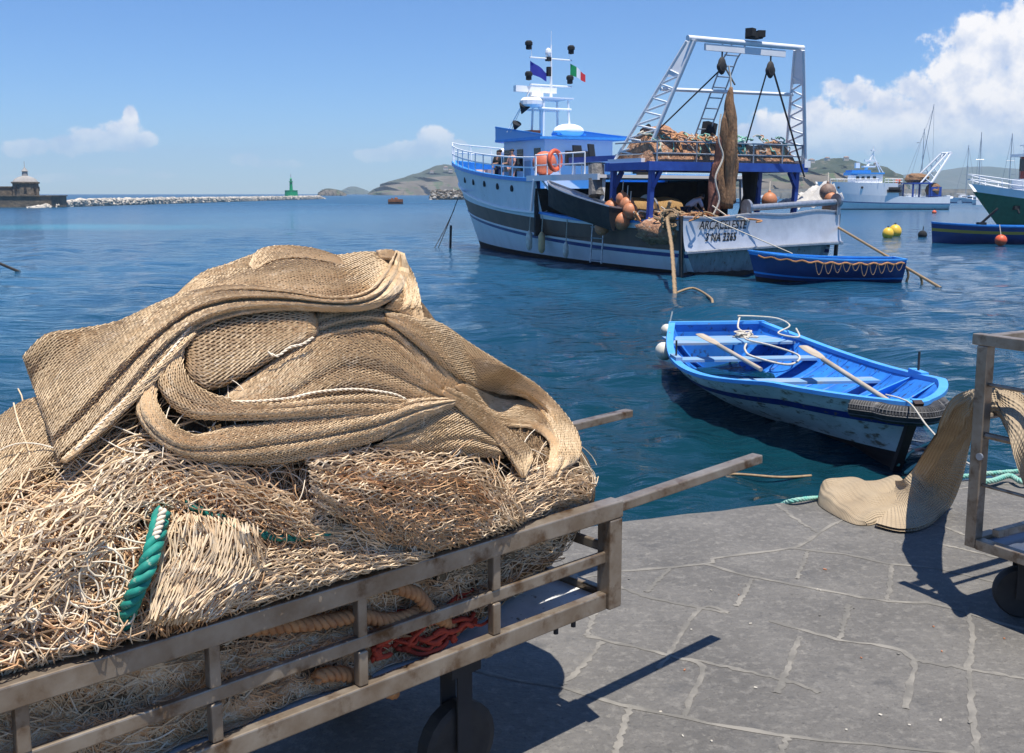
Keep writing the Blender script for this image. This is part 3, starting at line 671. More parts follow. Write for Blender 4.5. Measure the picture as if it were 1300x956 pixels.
def trawler():
    t = boat; ss = [i / 60 for i in range(61)]
    mb = MB(); mats = ['white', 'anti', 'navy', 'brown', 'white']
    rows = [lambda s: -.9, lambda s: -.3, lambda s: .14 + .22 * s * s, z_blue, lambda s: z_blue(s) + .13, z_b0, z_b1, z_kn]
    hull_shell(mb, bow_x, hb, rows, 60, mis=[1, 1, 0, 2, 0, 3, 0])
    # side plating above the knuckle, forward only
    for sd_ in (1, -1):
        G = [[(bow_x(z) * s, sd_ * hb(s, z), z) for s in ss if s >= .416 for z in [z_kn(s) + (z_up(s) - z_kn(s)) * k]] for k in (0, .25, .5, .75, 1)]
        mb.grid(G, 0, flip=(sd_ > 0))
    mb.build('hull', mats, t, smooth=True)
    r1 = MB(); r2 = MB()
    for sd_ in (1, -1):
        r1.tube([(p.x, sd_ * (p.y + .03), p.z) for p in [hbp(s, z_kn) for s in ss[26:]]], .07, 6)
        r1.tube([(p.x, sd_ * (p.y + .03), p.z) for p in [hbp(s, lambda q: z_blue(q) + .20) for s in ss[1:]]], .035, 5)
        G = []
        for s in ss[25:]:
            p = hbp(s, z_up); i = max(p.y - .22, 0); G.append([(p.x, sd_ * (p.y + .06), p.z - .05), (p.x, sd_ * (p.y + .06), p.z + .10), (p.x, sd_ * i, p.z + .10), (p.x, sd_ * i, p.z - .5)])
        r2.grid(G, flip=(sd_ < 0))
        G = []
        for s in ss[0:27]:
            p = hbp(s, z_kn); G.append([(p.x, sd_ * (p.y + .04), p.z - .06), (p.x, sd_ * (p.y + .04), p.z + .03), (p.x, sd_ * (p.y - .25), p.z + .03), (p.x, sd_ * (p.y - .25), p.z - .9)])
        r2.grid(G, flip=(sd_ < 0), mi=0)
    r1.build('rubbing_strake', 'white2', t, smooth=True); r2.build('bulwark_cap', 'blue', t)
    # decks
    d = MB(); fd = [hbp(s, z_kn) for s in ss]
    for i in range(60):
        z = 1.05; a, b = fd[i], fd[i + 1]
        if a.x < 9.6: d.add([(a.x, a.y - .12, z), (b.x, b.y - .12, z), (b.x, -b.y + .12, z), (a.x, -a.y + .12, z)], [(3, 2, 1, 0)])
    d.build('working_deck', 'dark', t)
    d = MB(); up = [hbp(s, z_up, -.55) for s in ss[25:]]
    for a, b in zip(up[:-1], up[1:]): d.add([(a.x, a.y - .05, min(a.z, 2.85)), (b.x, b.y - .05, min(b.z, 2.85)), (b.x, -b.y + .05, min(b.z, 2.85)), (a.x, -a.y + .05, min(a.z, 2.85))], [(3, 2, 1, 0)])
    d.build('foredeck', 'blue', t)
    # walls closing in the boat deck, near-black colour standing for the shade inside
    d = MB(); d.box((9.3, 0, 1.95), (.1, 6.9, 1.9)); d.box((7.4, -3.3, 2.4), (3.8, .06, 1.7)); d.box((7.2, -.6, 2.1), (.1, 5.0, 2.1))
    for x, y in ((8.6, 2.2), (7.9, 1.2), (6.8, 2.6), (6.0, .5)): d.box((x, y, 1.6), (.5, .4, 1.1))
    d.build('deckhouse_shade_bulkhead', 'dark', t)
    d = MB(); d.box((7.1, 0, 3.32), (5.0, 7.15, .12)); d.box((7.1, 3.62, 3.3), (5.0, .1, .22)); d.box((7.1, -3.62, 3.3), (5.0, .1, .22)); d.build('boat_deck', 'white', t)
    d = MB(); d.bar((9.05, 3.62, 3.25), (9.3, 3.62, 2.0), .12, .1); d.bar((4.75, 3.3, 3.25), (4.75, 3.4, 1.8), .12); d.bar((4.75, -3.3, 3.25), (4.75, -3.4, 1.8), .12)
    d.bar((8.6, 3.60, 3.25), (7.6, 3.6, 2.6), .06); d.build('deck_stanchion', 'white2', t)
    d = MB(); d.box((7.0, .3, 3.40), (4.2, 5.2, .04)); d.build('deck_covering', 'blue', t)
    # portholes
    for (px, py) in ((590, 229), (601, 231), (615, 234), (632, 236), (650, 239)):
        tgt = aty(px, py, 45); best = None
        for s in np.linspace(.43, .97, 200):
            for zz in np.linspace(.35, .8, 10):
                z = z_kn(s) + (z_up(s) - z_kn(s)) * zz; p = bw(bow_x(z) * s, hb(s, z), z); dd = p - cam.location
                c, sn = math.cos(PITCH), math.sin(PITCH); dep = dd.y * c - dd.z * sn; x = 650 + F_PX * dd.x / dep; y = 433 - F_PX * (dd.z * c + dd.y * sn) / dep
                e = (x - px) ** 2 + (y - py) ** 2
                if best is None or e < best[0]: best = (e, s, z)
        s, z = best[1], best[2]; p = Vector((bow_x(z) * s, hb(s, z), z)); q = Vector((bow_x(z) * (s + .01), hb(s + .01, z), z)); tx = (q - p).normalized(); ny = Vector((-tx.y, tx.x, 0)); ny = ny if ny.y > 0 else -ny
        rot = Matrix((tx, Vector((0, 0, 1)).cross(tx) * 1, Vector((0, 0, 1)))).transposed()
        m = MB(); m.lathe([(.14, -.02), (.14, .035), (.0, .03)], n=14, axis='y', rot=Matrix.Rotation(math.atan2(tx.y, tx.x), 3, 'Z')); m.build('porthole', 'dcloth', t, loc=p + ny * .0)
    # transom: upper steel plate, lip, recessed counter
    def tr(y, z, dx=0.): return (-.10 - .22 * math.cos(y / 3.6 * math.pi / 2) * (.4 + .6 * min(max(z, 0) / 2, 1)) + dx, y, z)
    ys = [3.56 - 7.12 * i / 28 for i in range(29)]
    zt = lambda y: 1.98 + .04 * math.sin(y * 2.1) + .10 * (-y / 3.6)
    zl = lambda y: .82 + .16 * math.sin((3.56 - y) / 7.12 * math.pi * .5)
    m = MB(); G = []
    for k in (0, .12, .3, .6, .85, 1): G.append([tr(y, zl(y) + (zt(y) - zl(y)) * k, -.16 * (1 - k) ** 3) for y in ys])
    m.grid(G, 0); G2 = [[tr(y, zt(y)) for y in ys], [tr(y, zt(y), .12) for y in ys], [tr(y, .9, .12) for y in ys]]; m.grid(G2, 0)
    tp = m.build('transom', 'steel', t, smooth=True)
    for txt, yy_, zz_, sz in (('ARCACELESTE', 3.0, 1.55, .40), ('3 NA 2265', 2.75, 1.16, .38)):
        cu = bpy.data.curves.new('lettering', 'FONT'); cu.body = txt; cu.size = sz; cu.extrude = .006; cu.offset = .004; cu.shear = .22; cu.space_character = 1.02
        tmp = bpy.data.objects.new('tmp', cu); C.objects.link(tmp); me_ = bpy.data.meshes.new_from_object(tmp.evaluated_get(bpy.context.evaluated_depsgraph_get())); bpy.data.objects.remove(tmp)
        o = bpy.data.objects.new('lettering', me_); C.objects.link(o); me_.materials.clear(); me_.materials.append(M['dcloth']); o.parent = tp
        x0 = tr(yy_, zz_, -.045)[0]; x1 = tr(yy_ - 1.9, zz_, -.03)[0]; a_ = math.atan2(x1 - x0, -1.9)
        o.matrix_local = Matrix.Translation((x0 - .045, yy_, zz_)) @ Matrix(((0, 0, -1, 0), (-1, 0, 0, 0), (0, 1, 0, 0), (0, 0, 0, 1))) @ Matrix.Rotation(math.atan2(-(x1 - x0), 1.9) * -1, 4, 'Y') @ Matrix.Diagonal((.74, 1, 1, 1))
    m = MB(); m.tube([tr(y, zl(y) - .02, -.18) for y in ys], .06, 6); m.tube([tr(y, zt(y) + .02, .02) for y in ys], .05, 6); m.build('transom_lip', 'galv', t, smooth=True)
    m = MB(); G = [[(tr(y * .97, z, .30)[0] + .25 * (.8 - z), y * .97, z) for y in ys] for z in (-.5, .1, .45, .9)]; m.grid(G); m.build('stern_counter', 'rust', t, smooth=True)
    m = MB(); G = [[(tr(y * .96, z, .27)[0], y * .96, z + .03 * (i % 2)) for i, y in enumerate(ys)] for z in (-.5, .1)]; m.grid(G); m.build('counter_boot', 'anti', t)
    MB().bar((-.02, 3.50, -.3), (-.02, 3.60, 1.98), .10).build('corner_post', 'dark', t); MB().bar((-.02, -3.5, -.3), (-.02, -3.60, 2.0), .10).build('corner_post', 'dark', t)
    # stern roller and its cheeks
    m = MB(); m.tube([(-.1, .75, 2.22), (-.1, -3.3, 2.40)], .11, 12); m.build('stern_roller', 'galv', t, smooth=True)
    for y, z in ((.85, 2.2), (-3.4, 2.4)):
        m = MB(); m.lathe([(.26, -.05), (.26, .05)], (-.1, y, z + .05), 14, axis='y'); m.box((-.05, y, z - .2), (.3, .16, .5)); m.build('roller_cheek', 'galv', t)
    # wheelhouse
    x0, x1, yh, z0, z1 = 11.3, 15.2, 1.75, 2.85, 4.98
    m = MB(); m.prism([(x0, -yh), (x1 - .4, -yh), (x1, -yh + .5), (x1, yh - .5), (x1 - .4, yh), (x0, yh)], z0, z1); m.build('wheelhouse', mat('wheelhouse_paint', (.66, .72, .80), (.74, .77, .80), rough=.45, scale=.7), t)
    for x in (14.5, 13.35, 11.9): m = MB(); m.box((x, yh + .0, 4.15), (.52, .04, .95)); m.build('window', 'glass', t)
    m = MB(); m.box((13.95, yh + .02, 3.55), (.62, .04, 1.35)); m.build('door', 'dark', t)
    m = MB(); m.box((12.7, yh + .02, 3.5), (.5, .04, 1.2)); m.build('door', mat('faded_door', (.30, .36, .42)), t)
    m = MB(); m.box((x0 - .02, .1, 4.2), (.05, 1.25, .62)); f = m.build('window', mat('window_wood', (.16, .07, .04)), t)
    m = MB(); m.box((x0 - .05, .1, 4.2), (.03, 1.05, .48)); m.build('pane', 'glass', f)
    m = MB(); m.prism([(x0 - .9, -yh - .35), (x1 - .2, -yh - .35), (x1 + .4, -yh + .4), (x1 + .4, yh - .4), (x1 - .2, yh + .35), (x0 - .2, yh + .35)], z1, z1 + .1); m.build('roof', 'blue', t)
    m = MB()
    for sd_ in (1, -1):
        a = [(x0 - (.9 if sd_ < 0 else .2), sd_ * (yh + .33)), (x1 - .2, sd_ * (yh + .33)), (x1 + .38, sd_ * (yh - .4))]
        hz = (.05, .55, .5); pts = [(x, y, z1 + .1) for x, y in a] + [(x, y, z1 + .1 + h) for (x, y), h in zip(a, hz)]
        m.add(pts, [(0, 1, 4, 3), (1, 2, 5, 4)]); m.add([(x, y - sd_ * .05, z) for x, y, z in pts], [(3, 4, 1, 0), (4, 5, 2, 1)])
    m.build('roof_parapet', mat('parapet_blue', (.16, .38, .70), rough=.4), t)
    m = MB()
    for sd_ in (1, -1): m.bar((x0 - .2, sd_ * (yh + .31), z1 + .17), (x1 - .2, sd_ * (yh + .31), z1 + .67), .07); m.bar((x1 - .2, sd_ * (yh + .31), z1 + .67), (x1 + .36, sd_ * (yh - .4), z1 + .62), .07)
    m.build('parapet_trim', 'blue', t)
    # roof gear
    m = MB(); m.blob((12.6, -.3, z1 + .45), (.55, .75, .32), 14); m.build('raft_canister', 'white2', t, smooth=True)
    m = MB(); m.box((12.6, -.3, z1 + .3), (.5, 1.5, .08)); m.build('canister_band', 'blue', t)
    m = MB(); m.box((13.6, 1.0, z1 + .35), (.7, .5, .28)); m.build('roof_box', 'orange', t)
    # mast
    ms = MB(); mx_, my_ = 13.3, 0.4; zb = z1 + .1
    for dx, dy in ((-.5, -.9), (-.5, .5), (.5, .5), (.5, -.9)): ms.tube([(mx_ + dx, my_ + dy, zb), (mx_ + dx * .9, my_ + dy * .9, zb + 1.75)], .05, 6)
    for z in (zb + 1.75, zb + 1.3): ms.tube([(mx_ - .5, my_ - .95, z), (mx_ - .5, my_ + .75, z)], .045, 6); ms.tube([(mx_ + .5, my_ - .95, z), (mx_ + .5, my_ + .75, z)], .045, 6)
    ms.box((mx_, my_ - .1, zb + 1.78), (1.1, 1.9, .05)); ms.tube([(mx_, my_ + .3, zb + .0), (mx_, my_ + .3, zb + 2.2)], .09, 8)
    ms.tube([(mx_, my_ - .2, zb + 1.75), (mx_, my_ - .2, zb + 4.1)], [.07, .03], 8); ms.tube([(mx_, my_ - 1.3, zb + 3.5), (mx_, my_ + .9, zb + 3.5)], .035, 6)
    ms.tube([(mx_, my_ - 1.3, zb + 2.35), (mx_, my_ + .9, zb + 2.35)], .035, 6); ms.tube([(mx_, my_ - .2, zb + 4.0), (mx_, my_ - .2, zb + 4.7)], .012, 4)
    for y in (-1.15, .8): ms.tube([(mx_, my_ + y, zb + 3.5), (mx_, my_ + y, zb + 4.2)], .012, 4)
    ms.tube([(mx_ + .6, my_ + 1.7, zb + .3), (mx_, my_ + .75, zb + 2.3)], .02, 4)
    mo = ms.build('mast', 'white2', t, smooth=True)
    for y, z in ((-1.25, 3.95), (.95, 4.0), (-1.2, 1.95 + .7), (.95, 2.7)):
        m = MB(); m.lathe([(.05, -.18), (.13, -.16), (.13, .0), (.17, .02), (.17, .13), (.11, .2)], (mx_, my_ + y, zb + z), 10); m.build('deck_light', 'dcloth', mo)
    m = MB(); m.box((mx_ + .1, my_ + .55, zb + 2.15), (.22, 2.1, .26)); m.lathe([(.28, 1.85), (.24, 2.02)], (mx_ + .1, my_ + .55, zb), 12); m.build('radar', 'white2', mo)
    m = MB(); m.lathe([(.42, 1.55), (.5, 1.65), (.5, 1.82), (.38, 1.95)], (mx_ - .3, my_ + 1.0, zb - .2), 14); m.build('radome', 'white2', mo)
    m = MB(); m.blob((mx_, my_ - .05, zb + 3.75), (.14, .14, .22), 10); m.build('beacon_lamp', 'white2', mo)
    m = MB(); m.box((mx_, my_ - .05, zb + 3.48), (.2, .2, .16)); m.box((mx_, my_ - .08, zb + 2.95), (.16, .16, .4)); m.build('navigation_lamp', 'dcloth', mo)
    # bow rail
    m = MB(); path = [hbp(s, z_up, .1) for s in np.linspace(.42, .985, 24)]
    loop = [Vector((p.x, p.y - .08, p.z)) for p in path] + [Vector((bow_x(4.3) + .15, 0, 4.5))] + [Vector((p.x, -p.y + .08, p.z)) for p in path[::-1]]
    for h in (.42, .82): m.tube([p + Vector((.12 * (p.x > 20), 0, h * (1 + .05 * (p.x > 20)))) for p in loop], .032, 6)
    for i in range(0, len(loop), 2): m.tube([loop[i], loop[i] + Vector((.1 * (loop[i].x > 20), 0, .84))], .028, 5)
    for sd_ in (1,):
        pr = [Vector((x, 3.55, 3.4)) for x in (9.1, 8.2, 7.3, 6.4, 5.6)]
        for p in pr: m.tube([p, p + Vector((0, 0, .8))], .028, 5)
        for h in (.4, .8): m.tube([p + Vector((0, 0, h)) for p in pr], .03, 5)
    m.build('railing', 'white2', t, smooth=True)
    m = MB(); m.blob((19.6, -.9, 4.75), (.16, .16, .2), 10); m.tube([(19.6, -.9, 3.2), (19.6, -.9, 4.6)], .05, 6); m.build('bow_lamp', 'white2', t)
    m = MB(); m.box((18.4, .2, 3.4), (1.0, 1.4, .9)); m.tube([(18.4, -.9, 3.5), (18.4, 1.3, 3.5)], .35, 10); m.build('windlass', mat('windlass_paint', (.45, .30, .25)), t)
    # anchor gear at the bow
    m = MB(); m.tube(catenary((21.5, .9, 1.9), (20.9, 2.6, -.4), .1), .022, 5); m.tube(catenary((21.3, .8, 2.4), (21.5, 2.0, -.4), .05), .022, 5); m.bar((20.6, 1.6, -.1), (20.7, 1.5, 1.1), .09); m.build('anchor_chain', 'dark', t)
    # working deck clutter visible on the side deck
    m = MB()
    for x in (4.2, 4.9): m.tube([(x, 3.62, 1.95), (x, 3.74, .2)], .03, 5)
    for z in (.3, .7, 1.1, 1.5): m.tube([(4.2, 3.72, z), (4.9, 3.72, z)], .025, 5)
    m.build('side_ladder', 'galv', t)
    # aft platform
    m = MB(); zp = 3.62
    for x in (1.7, 4.1): m.box((x, 0, zp), (.16, 7.3, .30))
    for y in (3.55, -3.75, 0, 1.8, -1.8): m.box((2.9, y, zp), (2.3, .16, .26))
    m.box((2.9, -3.95, zp + .05), (1.4, .5, .14)); m.build('platform_frame', 'royal', t)
    m = MB(); m.box((2.9, -.05, zp - .06), (2.25, 7.05, .06)); m.build('platform_deck', mat('plywood', (.55, .49, .42)), t)
    for x, y in ((1.85, 3.35), (3.9, 3.45), (1.85, -3.35), (3.9, -3.45)):
        m = MB(); m.bar((x, y, zp - .1), (x + .1, y * 1.0, 1.7), .17, .16); m.bar((x, y - .35 * np.sign(y), zp - .15), (x, y, 2.9), .14); m.build('platform_post', 'royal', t)
    m = MB()
    for z in (.42, .82): m.tube([(1.65, 3.3, zp + z), (1.65, -3.4, zp + z)], .03, 5); m.tube([(1.65, 3.3, zp + z), (3.9, 3.4, zp + z)], .03, 5)
    for y in (3.3, 1.6, 0, -1.0, -2.4, -3.4): m.tube([(1.65, y, zp + .1), (1.65, y, zp + .83)], .03, 5)
    m.build('platform_railing', 'galv', t)
    # gantry
    gm = 'gantry_white'; M[gm] = mat('gantry_white_paint', (.78, .79, .80), (.70, .71, .73), rough=.4, scale=2)
    tz = 7.82 + 1.1 * 0; T_ = Vector((1.0, 2.45, 7.75)); Tb = Vector((1.0, -2.45, 7.78))
    m = MB()
    for sd_, top in ((1, T_), (-1, Tb)):
        a = Vector((4.0, sd_ * 3.45, zp + .1)) if sd_ > 0 else Vector((2.7, -3.60, zp + .1)); b = Vector((2.35, sd_ * 3.35, zp + .1)) if sd_ > 0 else Vector((1.75, -3.68, zp + .1))
        ta = top + Vector((.28, 0, -.05)); tb = top + Vector((-.12, 0, -.1))
        m.tube([a, ta], .055, 8); m.tube([b, tb], .068, 8)
        for i in range(7):
            f0, f1 = i / 9, (i + .55) / 9; m.tube([a.lerp(ta, f0), b.lerp(tb, f1)], .036, 6); m.tube([b.lerp(tb, f1), a.lerp(ta, (i + 1) / 9)], .036, 6)
        m.add([a.lerp(ta, .72), ta, tb, b.lerp(tb, .72)], [(0, 1, 2, 3)]); 
        ca, cb_ = a, b; m.box((ca + cb_) / 2 + Vector((0, 0, .05)), ((ca - cb_).length + .3, .3, .25))
    m.tube([T_ + Vector((0, .2, 0)), Tb + Vector((0, -.12, 0))], .095, 10)
    a = Vector((4.0, 3.45, zp)).lerp(T_, .66); b = Vector((2.3, -3.6, zp)).lerp(Tb, .66); a = Vector((2.1, 2.85, 6.2)); b = Vector((1.75, -2.9, 6.25)); m.tube([a, b], .065, 8)
    gt_ = m.build('gantry', gm, t, smooth=True)
    m = MB(); m.box((1.0, .1, 7.52), (.10, 3.6, .22)); m.build('gantry_beam', gm, gt_)
    m = MB(); m.box((.95, -.2, 8.02), (.34, .5, .2)); m.box((.85, .05, 8.1), (.26, .3, .26), Matrix.Rotation(.4, 3, 'Z')); m.box((.85, -.4, 8.08), (.26, .26, .22), Matrix.Rotation(-.4, 3, 'Z')); m.build('floodlight', 'dcloth', gt_)
    m = MB()
    for y in (.45, -.15): m.tube([(1.3, y, 7.75), (1.55, y + .15, 7.3), (2.6, y + .5, 4.6)], .03, 5)
    for i in range(9): f = i / 8; m.tube([Vector((1.5, .6, 7.4)).lerp(Vector((2.6, .95, 4.6)), f), Vector((1.5, 0., 7.4)).lerp(Vector((2.6, .35, 4.6)), f)], .025, 5)
    m.build('ladder', 'galv', gt_)
    m = MB(); m.box((2.55, .3, 4.95), (.3, .45, .5), Matrix.Rotation(.2, 3, 'X')); m.build('lamp_box', 'dcloth', gt_)
    for y in (1.15, -1.05):
        m = MB(); m.tube([(1, y, 7.65), (1, y, 7.2)], .03, 5); m.blob((1, y, 6.95), (.10, .17, .30), 12); m.lathe([(.16, -.08), (.19, 0), (.16, .08)], (1, y, 6.92), 14, axis='x'); m.build('pulley_block', 'dark', gt_, smooth=True)
    m = MB(); m.tube([(1, 1.1, 6.9), (3.0, 3.1, 4.2)], .028, 5); m.tube([(1, 1.0, 6.9), (.55, .95, 6.3)], .03, 5); m.tube([(1, -.9, 6.9), (1.9, -.75, 4.1)], .028, 5); m.tube([(1, -1.2, 6.9), (1.4, -3.2, 3.5), (1.4, -3.3, 3.3)], .035, 5); m.build('hoist_wire', 'dark', gt_)
    # side davit shape, exhaust stack, aft posts
    m = MB(); m.lathe([(.34, 3.3), (.34, 4.6), (.42, 4.65), (.42, 4.75), (.2, 4.8)], (5.0, 1.4, 0), 12); m.tube([(5.0, 1.4, 4.7), (5.0, 1.4, 5.0), (4.6, 1.4, 5.15)], .1, 8); m.build('exhaust_stack', 'dcloth', t)
    m = MB(); m.box((5.6, 3.2, 3.95), (3.0, .14, .2)); m.box((4.3, 3.2, 3.5), (.16, .14, .8)); m.build('davit_beam', 'royal', t)
    m = MB(); m.tube([(5.2, 3.3, 3.7), (4.9, 3.5, 2.6)], .3, 10); m.build('bellows_hose', mat('grey_hose', (.16, .15, .14), bump=1, bscale=4, dist=.1), t)
    m = MB(); m.tube([(3.5, -2.6, 3.5), (3.4, -2.5, 2.6), (3.7, -2.3, 1.1)], [.32, .24, .28], 10); m.build('net_hauler', 'dcloth', t)
    # net drum
    m = MB()
    for y in (2.3, .95): m.lathe([(.72, -.04), (.72, .04)], (5.2, y, 1.95), 22, axis='y')
    m.tube([(5.2, 2.4, 1.95), (5.2, -1.8, 1.95)], .12, 8); m.box((5.2, 2.5, 1.4), (.3, .1, 1.0)); dr = m.build('net_drum', 'galv', t)
    m = MB(); m.lathe([(.55, -.65), (.6, -.3), (.62, .2), (.56, .62)], (5.2, 1.6, 1.95), 18, axis='y'); m.lathe([(.55, -.6), (.64, -.1), (.58, .6)], (5.2, .2, 1.95), 18, axis='y'); m.build('wound_rope', mat('wound_ochre_rope', (.52, .32, .12), (.36, .2, .08), rough=.9, scale=6, stretch=(1, 8, 1), bump=1, bscale=10, dist=.05), dr, smooth=True)
trawler()
# cargo and gear carried by the trawler (each a thing of its own)
def lump_net(name, label, x0, x1, y0, y1, z, h, m, seed, group=None):
    t = on_boat(name, label, 'fishing net', (x0 + x1) / 2, (y0 + y1) / 2, z, 0, group); nx, ny = 26, 80; G = []
    YY, XX = np.meshgrid(np.linspace(-.5, .5, ny + 1) * (y1 - y0) * 1.1, np.linspace(-.5, .5, nx + 1) * (x1 - x0) * 1.35); NZ = fbm(XX, YY, seed, 6, 1.6)
    for i in range(nx + 1):
        row = []
        for j in range(ny + 1):
            a, b = i / nx, j / ny; e = (1 - abs(2 * a - 1) ** 3.2) ** .5 * (1 - abs(2 * b - 1) ** 14) ** .5
            x = (a - .5) * (x1 - x0) * 1.04; y = (b - .5) * (y1 - y0)
            n_ = NZ[i, j]; hh = h * e * (.82 + .42 * n_)
            row.append((x + .10 * n_ * e, y, max(hh, 0)))
        G.append(row)
    m_ = MB(); m_.grid(G); m_.build('net', m, t, smooth='all')
    r_ = MB(); rg = random.Random(seed)
    for k in range(26):
        yc = rg.uniform(y0 - (y0 + y1) / 2, y1 - (y0 + y1) / 2) * .9; pts = []
        x = -(x1 - x0) * .48
        for q in range(12):
            a = (x / (x1 - x0)) + .5; e = max(0, 1 - abs(2 * a - 1) ** 3.2) ** .5
            pts.append((x - .06, yc, h * e * (.86 + rg.uniform(-.06, .06)))); x += rg.uniform(-.03, .16); yc += rg.uniform(-.22, .22)
        r_.tube(smooth_path(pts, 30), rg.uniform(.018, .034), 5, rg.choice([0, 1, 2]))
    r_.build('rope', [M['ropew'], M['ropegp'], M['ropeo']], t)
    return t
lump_net('fishing_net', 'long heap of orange-brown nets on the railed blue platform of the big trawler', 1.75, 4.0, -3.2, 3.4, 3.72, 1.22, 'net_o', 3)
def hanging_net():
    t = on_boat('fishing_net', 'tall brown net hoisted in a narrow column below the gantry pulley', 'fishing net', .45, 1.2, 1.9)
    for k, (dy, dx, r, m, z0, z1, bow) in enumerate([(.0, 0, .24, 'net_boat', .3, 4.3, .0), (-.24, .1, .20, 'net_boat', .45, 4.1, -.12), (.24, .1, .19, 'net_boat', .4, 4.0, .15), (.42, .25, .19, 'net_r', .05, 3.2, .25), (.62, .3, .17, 'net_r', .0, 2.2, .3), (-.42, .2, .18, 'net_boat', .5, 3.6, -.1), (.1, -.15, .18, 'net_boat', .35, 4.2, .05), (-.1, .3, .2, 'net_r', .3, 4.0, 0)]):
        m_ = MB(); pts = []; rr = []; rg = random.Random(k)
        for i in range(28):
            f = i / 27; z = z1 + (z0 - z1) * f; g = min(1, f * 4.5) ** .7
            pts.append((dx * .7 * g + .04 * math.sin(f * 9 + k), dy * .62 * g + bow * .8 * f * math.sin(f * 2.5) + .03 * math.sin(f * 13 + k * 2), z)); rr.append(.78 * r * (.28 + .72 * g) * (1 + .12 * math.sin(f * 15 + k)))
        m_.tube(pts, rr, 9); m_.build('net_strand', m, t, smooth='all')
    m_ = MB(); m_.tube([(0, 0, 4.2), (.05, 0, 4.6), (.1, .05, 5.0)], .03, 5); m_.tube(smooth_path([(-.1, .5, 3.4), (-.15, .62, 2.6), (-.2, .45, 2.0), (-.2, .75, 1.3), (-.25, .6, .6), (-.2, .8, .1)], 40), .03, 5); m_.build('rope', 'ropew', t)
hanging_net()
# netting and cordage spilling over the port quarter
t = on_boat('rope_heap', 'tangle of tan ropes and netting spilling over the port quarter of the big trawler', 'rope', 1.2, 3.0, 1.2)
m_ = MB(); rg = random.Random(4)
for k in range(46):
    y = rg.uniform(-1.6, .8); x = rg.uniform(-.9, 1.4); pts = [(x, y, rg.uniform(.4, 1.1))]
    for q in range(8): x += rg.uniform(-.35, .35); y += rg.uniform(-.4, .4); y = min(y, .75); pts.append((x, y, .55 + .45 * rg.random() * (1 - abs(y) / 3)))
    m_.tube(smooth_path(pts, 24), rg.uniform(.02, .045), 5, rg.choice([0, 0, 1, 2]))
m_.build('coil', [M['rope'], M['ropew'], M['ropeo']], t)
m_ = MB(); m_.blob((.2, -.5, .25), (1.3, 1.5, .55), 18, 0, .12, 3); m_.build('netting', 'net_o', t, smooth='all')
# orange floats
FL = [(3.9, 3.55, 2.15, .30, 'round orange float hanging highest and furthest forward beside the black skiff'), (3.3, 3.5, 2.5, .24, 'orange float half hidden under the netting at the port blue post'),
      (3.0, 3.75, 1.75, .30, 'orange float resting on the bulwark right of the black skiff'), (4.1, 3.8, 1.5, .27, 'lowest orange float hanging over the brown hull band'), (2.7, 3.6, 2.1, .27, 'brownish float tucked against the port blue post'),
      (2.95, 3.55, 2.3, .27, 'dull grey-brown float among the orange ones at the port quarter')]
def flt(x, y, z, r, lb, m='float'):
    t = on_boat('net_float', lb, 'float', x, y, z, 0, 'fishing floats on the big trawler'); a = MB(); a.blob((0, 0, 0), (r, r, r * 1.08), 16); a.lathe([(r * .22, r * .95), (r * .16, r * 1.3), (.02, r * 1.32)], n=8); a.build('ball', m, t, smooth='all')
    a = MB(); a.tube([(0, 0, r * 1.2), (.1, -.1, r * 1.2 + .35)], .018, 5); a.build('line', 'ropew', t)
for f in FL: flt(*f)
M['floatd'] = mat('dull_float', (.16, .11, .09), (.3, .2, .15), rough=.6, scale=9)
flt(1.0, -4.1, 2.75, .30, 'dark float hanging at the starboard quarter beyond the roller', 'floatd'); flt(.95, -4.15, 2.15, .26, 'pale orange float hanging lowest at the starboard quarter'); flt(.8, -4.05, 2.5, .24, 'orange float next to the dark one at the starboard quarter'); flt(1.6, -1.8, 2.45, .28, 'pinkish float behind the steel roller under the platform')
# grey crumpled sheet at the starboard side
t = on_boat('tarpaulin', 'crumpled grey-white sheet heaped over the starboard rail of the big trawler', 'tarpaulin', 2.2, -4.2, 2.5)
G = []
for i in range(15):
    G.append([((i / 14 - .5) * 1.8, (j / 14 - .5) * 2.2, .55 * math.sin(i / 14 * math.pi) * (1.1 - j / 14) + .12 * math.sin(i * 1.9 + j * 1.1) - .3 * j / 14) for j in range(15)])
m_ = MB(); m_.grid(G); m_.build('sheet', mat('grey_sheet', (.42, .40, .37), (.55, .53, .50), rough=.8, scale=2), t)
# hanging dark skiff (tender) at the port side
t = on_boat('skiff', 'small black skiff with a pale gunwale slung along the port side of the big trawler', 'boat', 3.0, 4.05, 1.55, 0); t.rotation_euler = (R(8), R(-10), RB + R(2))
open_boat(t, 4.5, .62, .42, lambda s: .68 + .2 * s ** 3, [], 'dark', 'galv', keel=-.15, thick=.04, ribs=0, cap='galv')
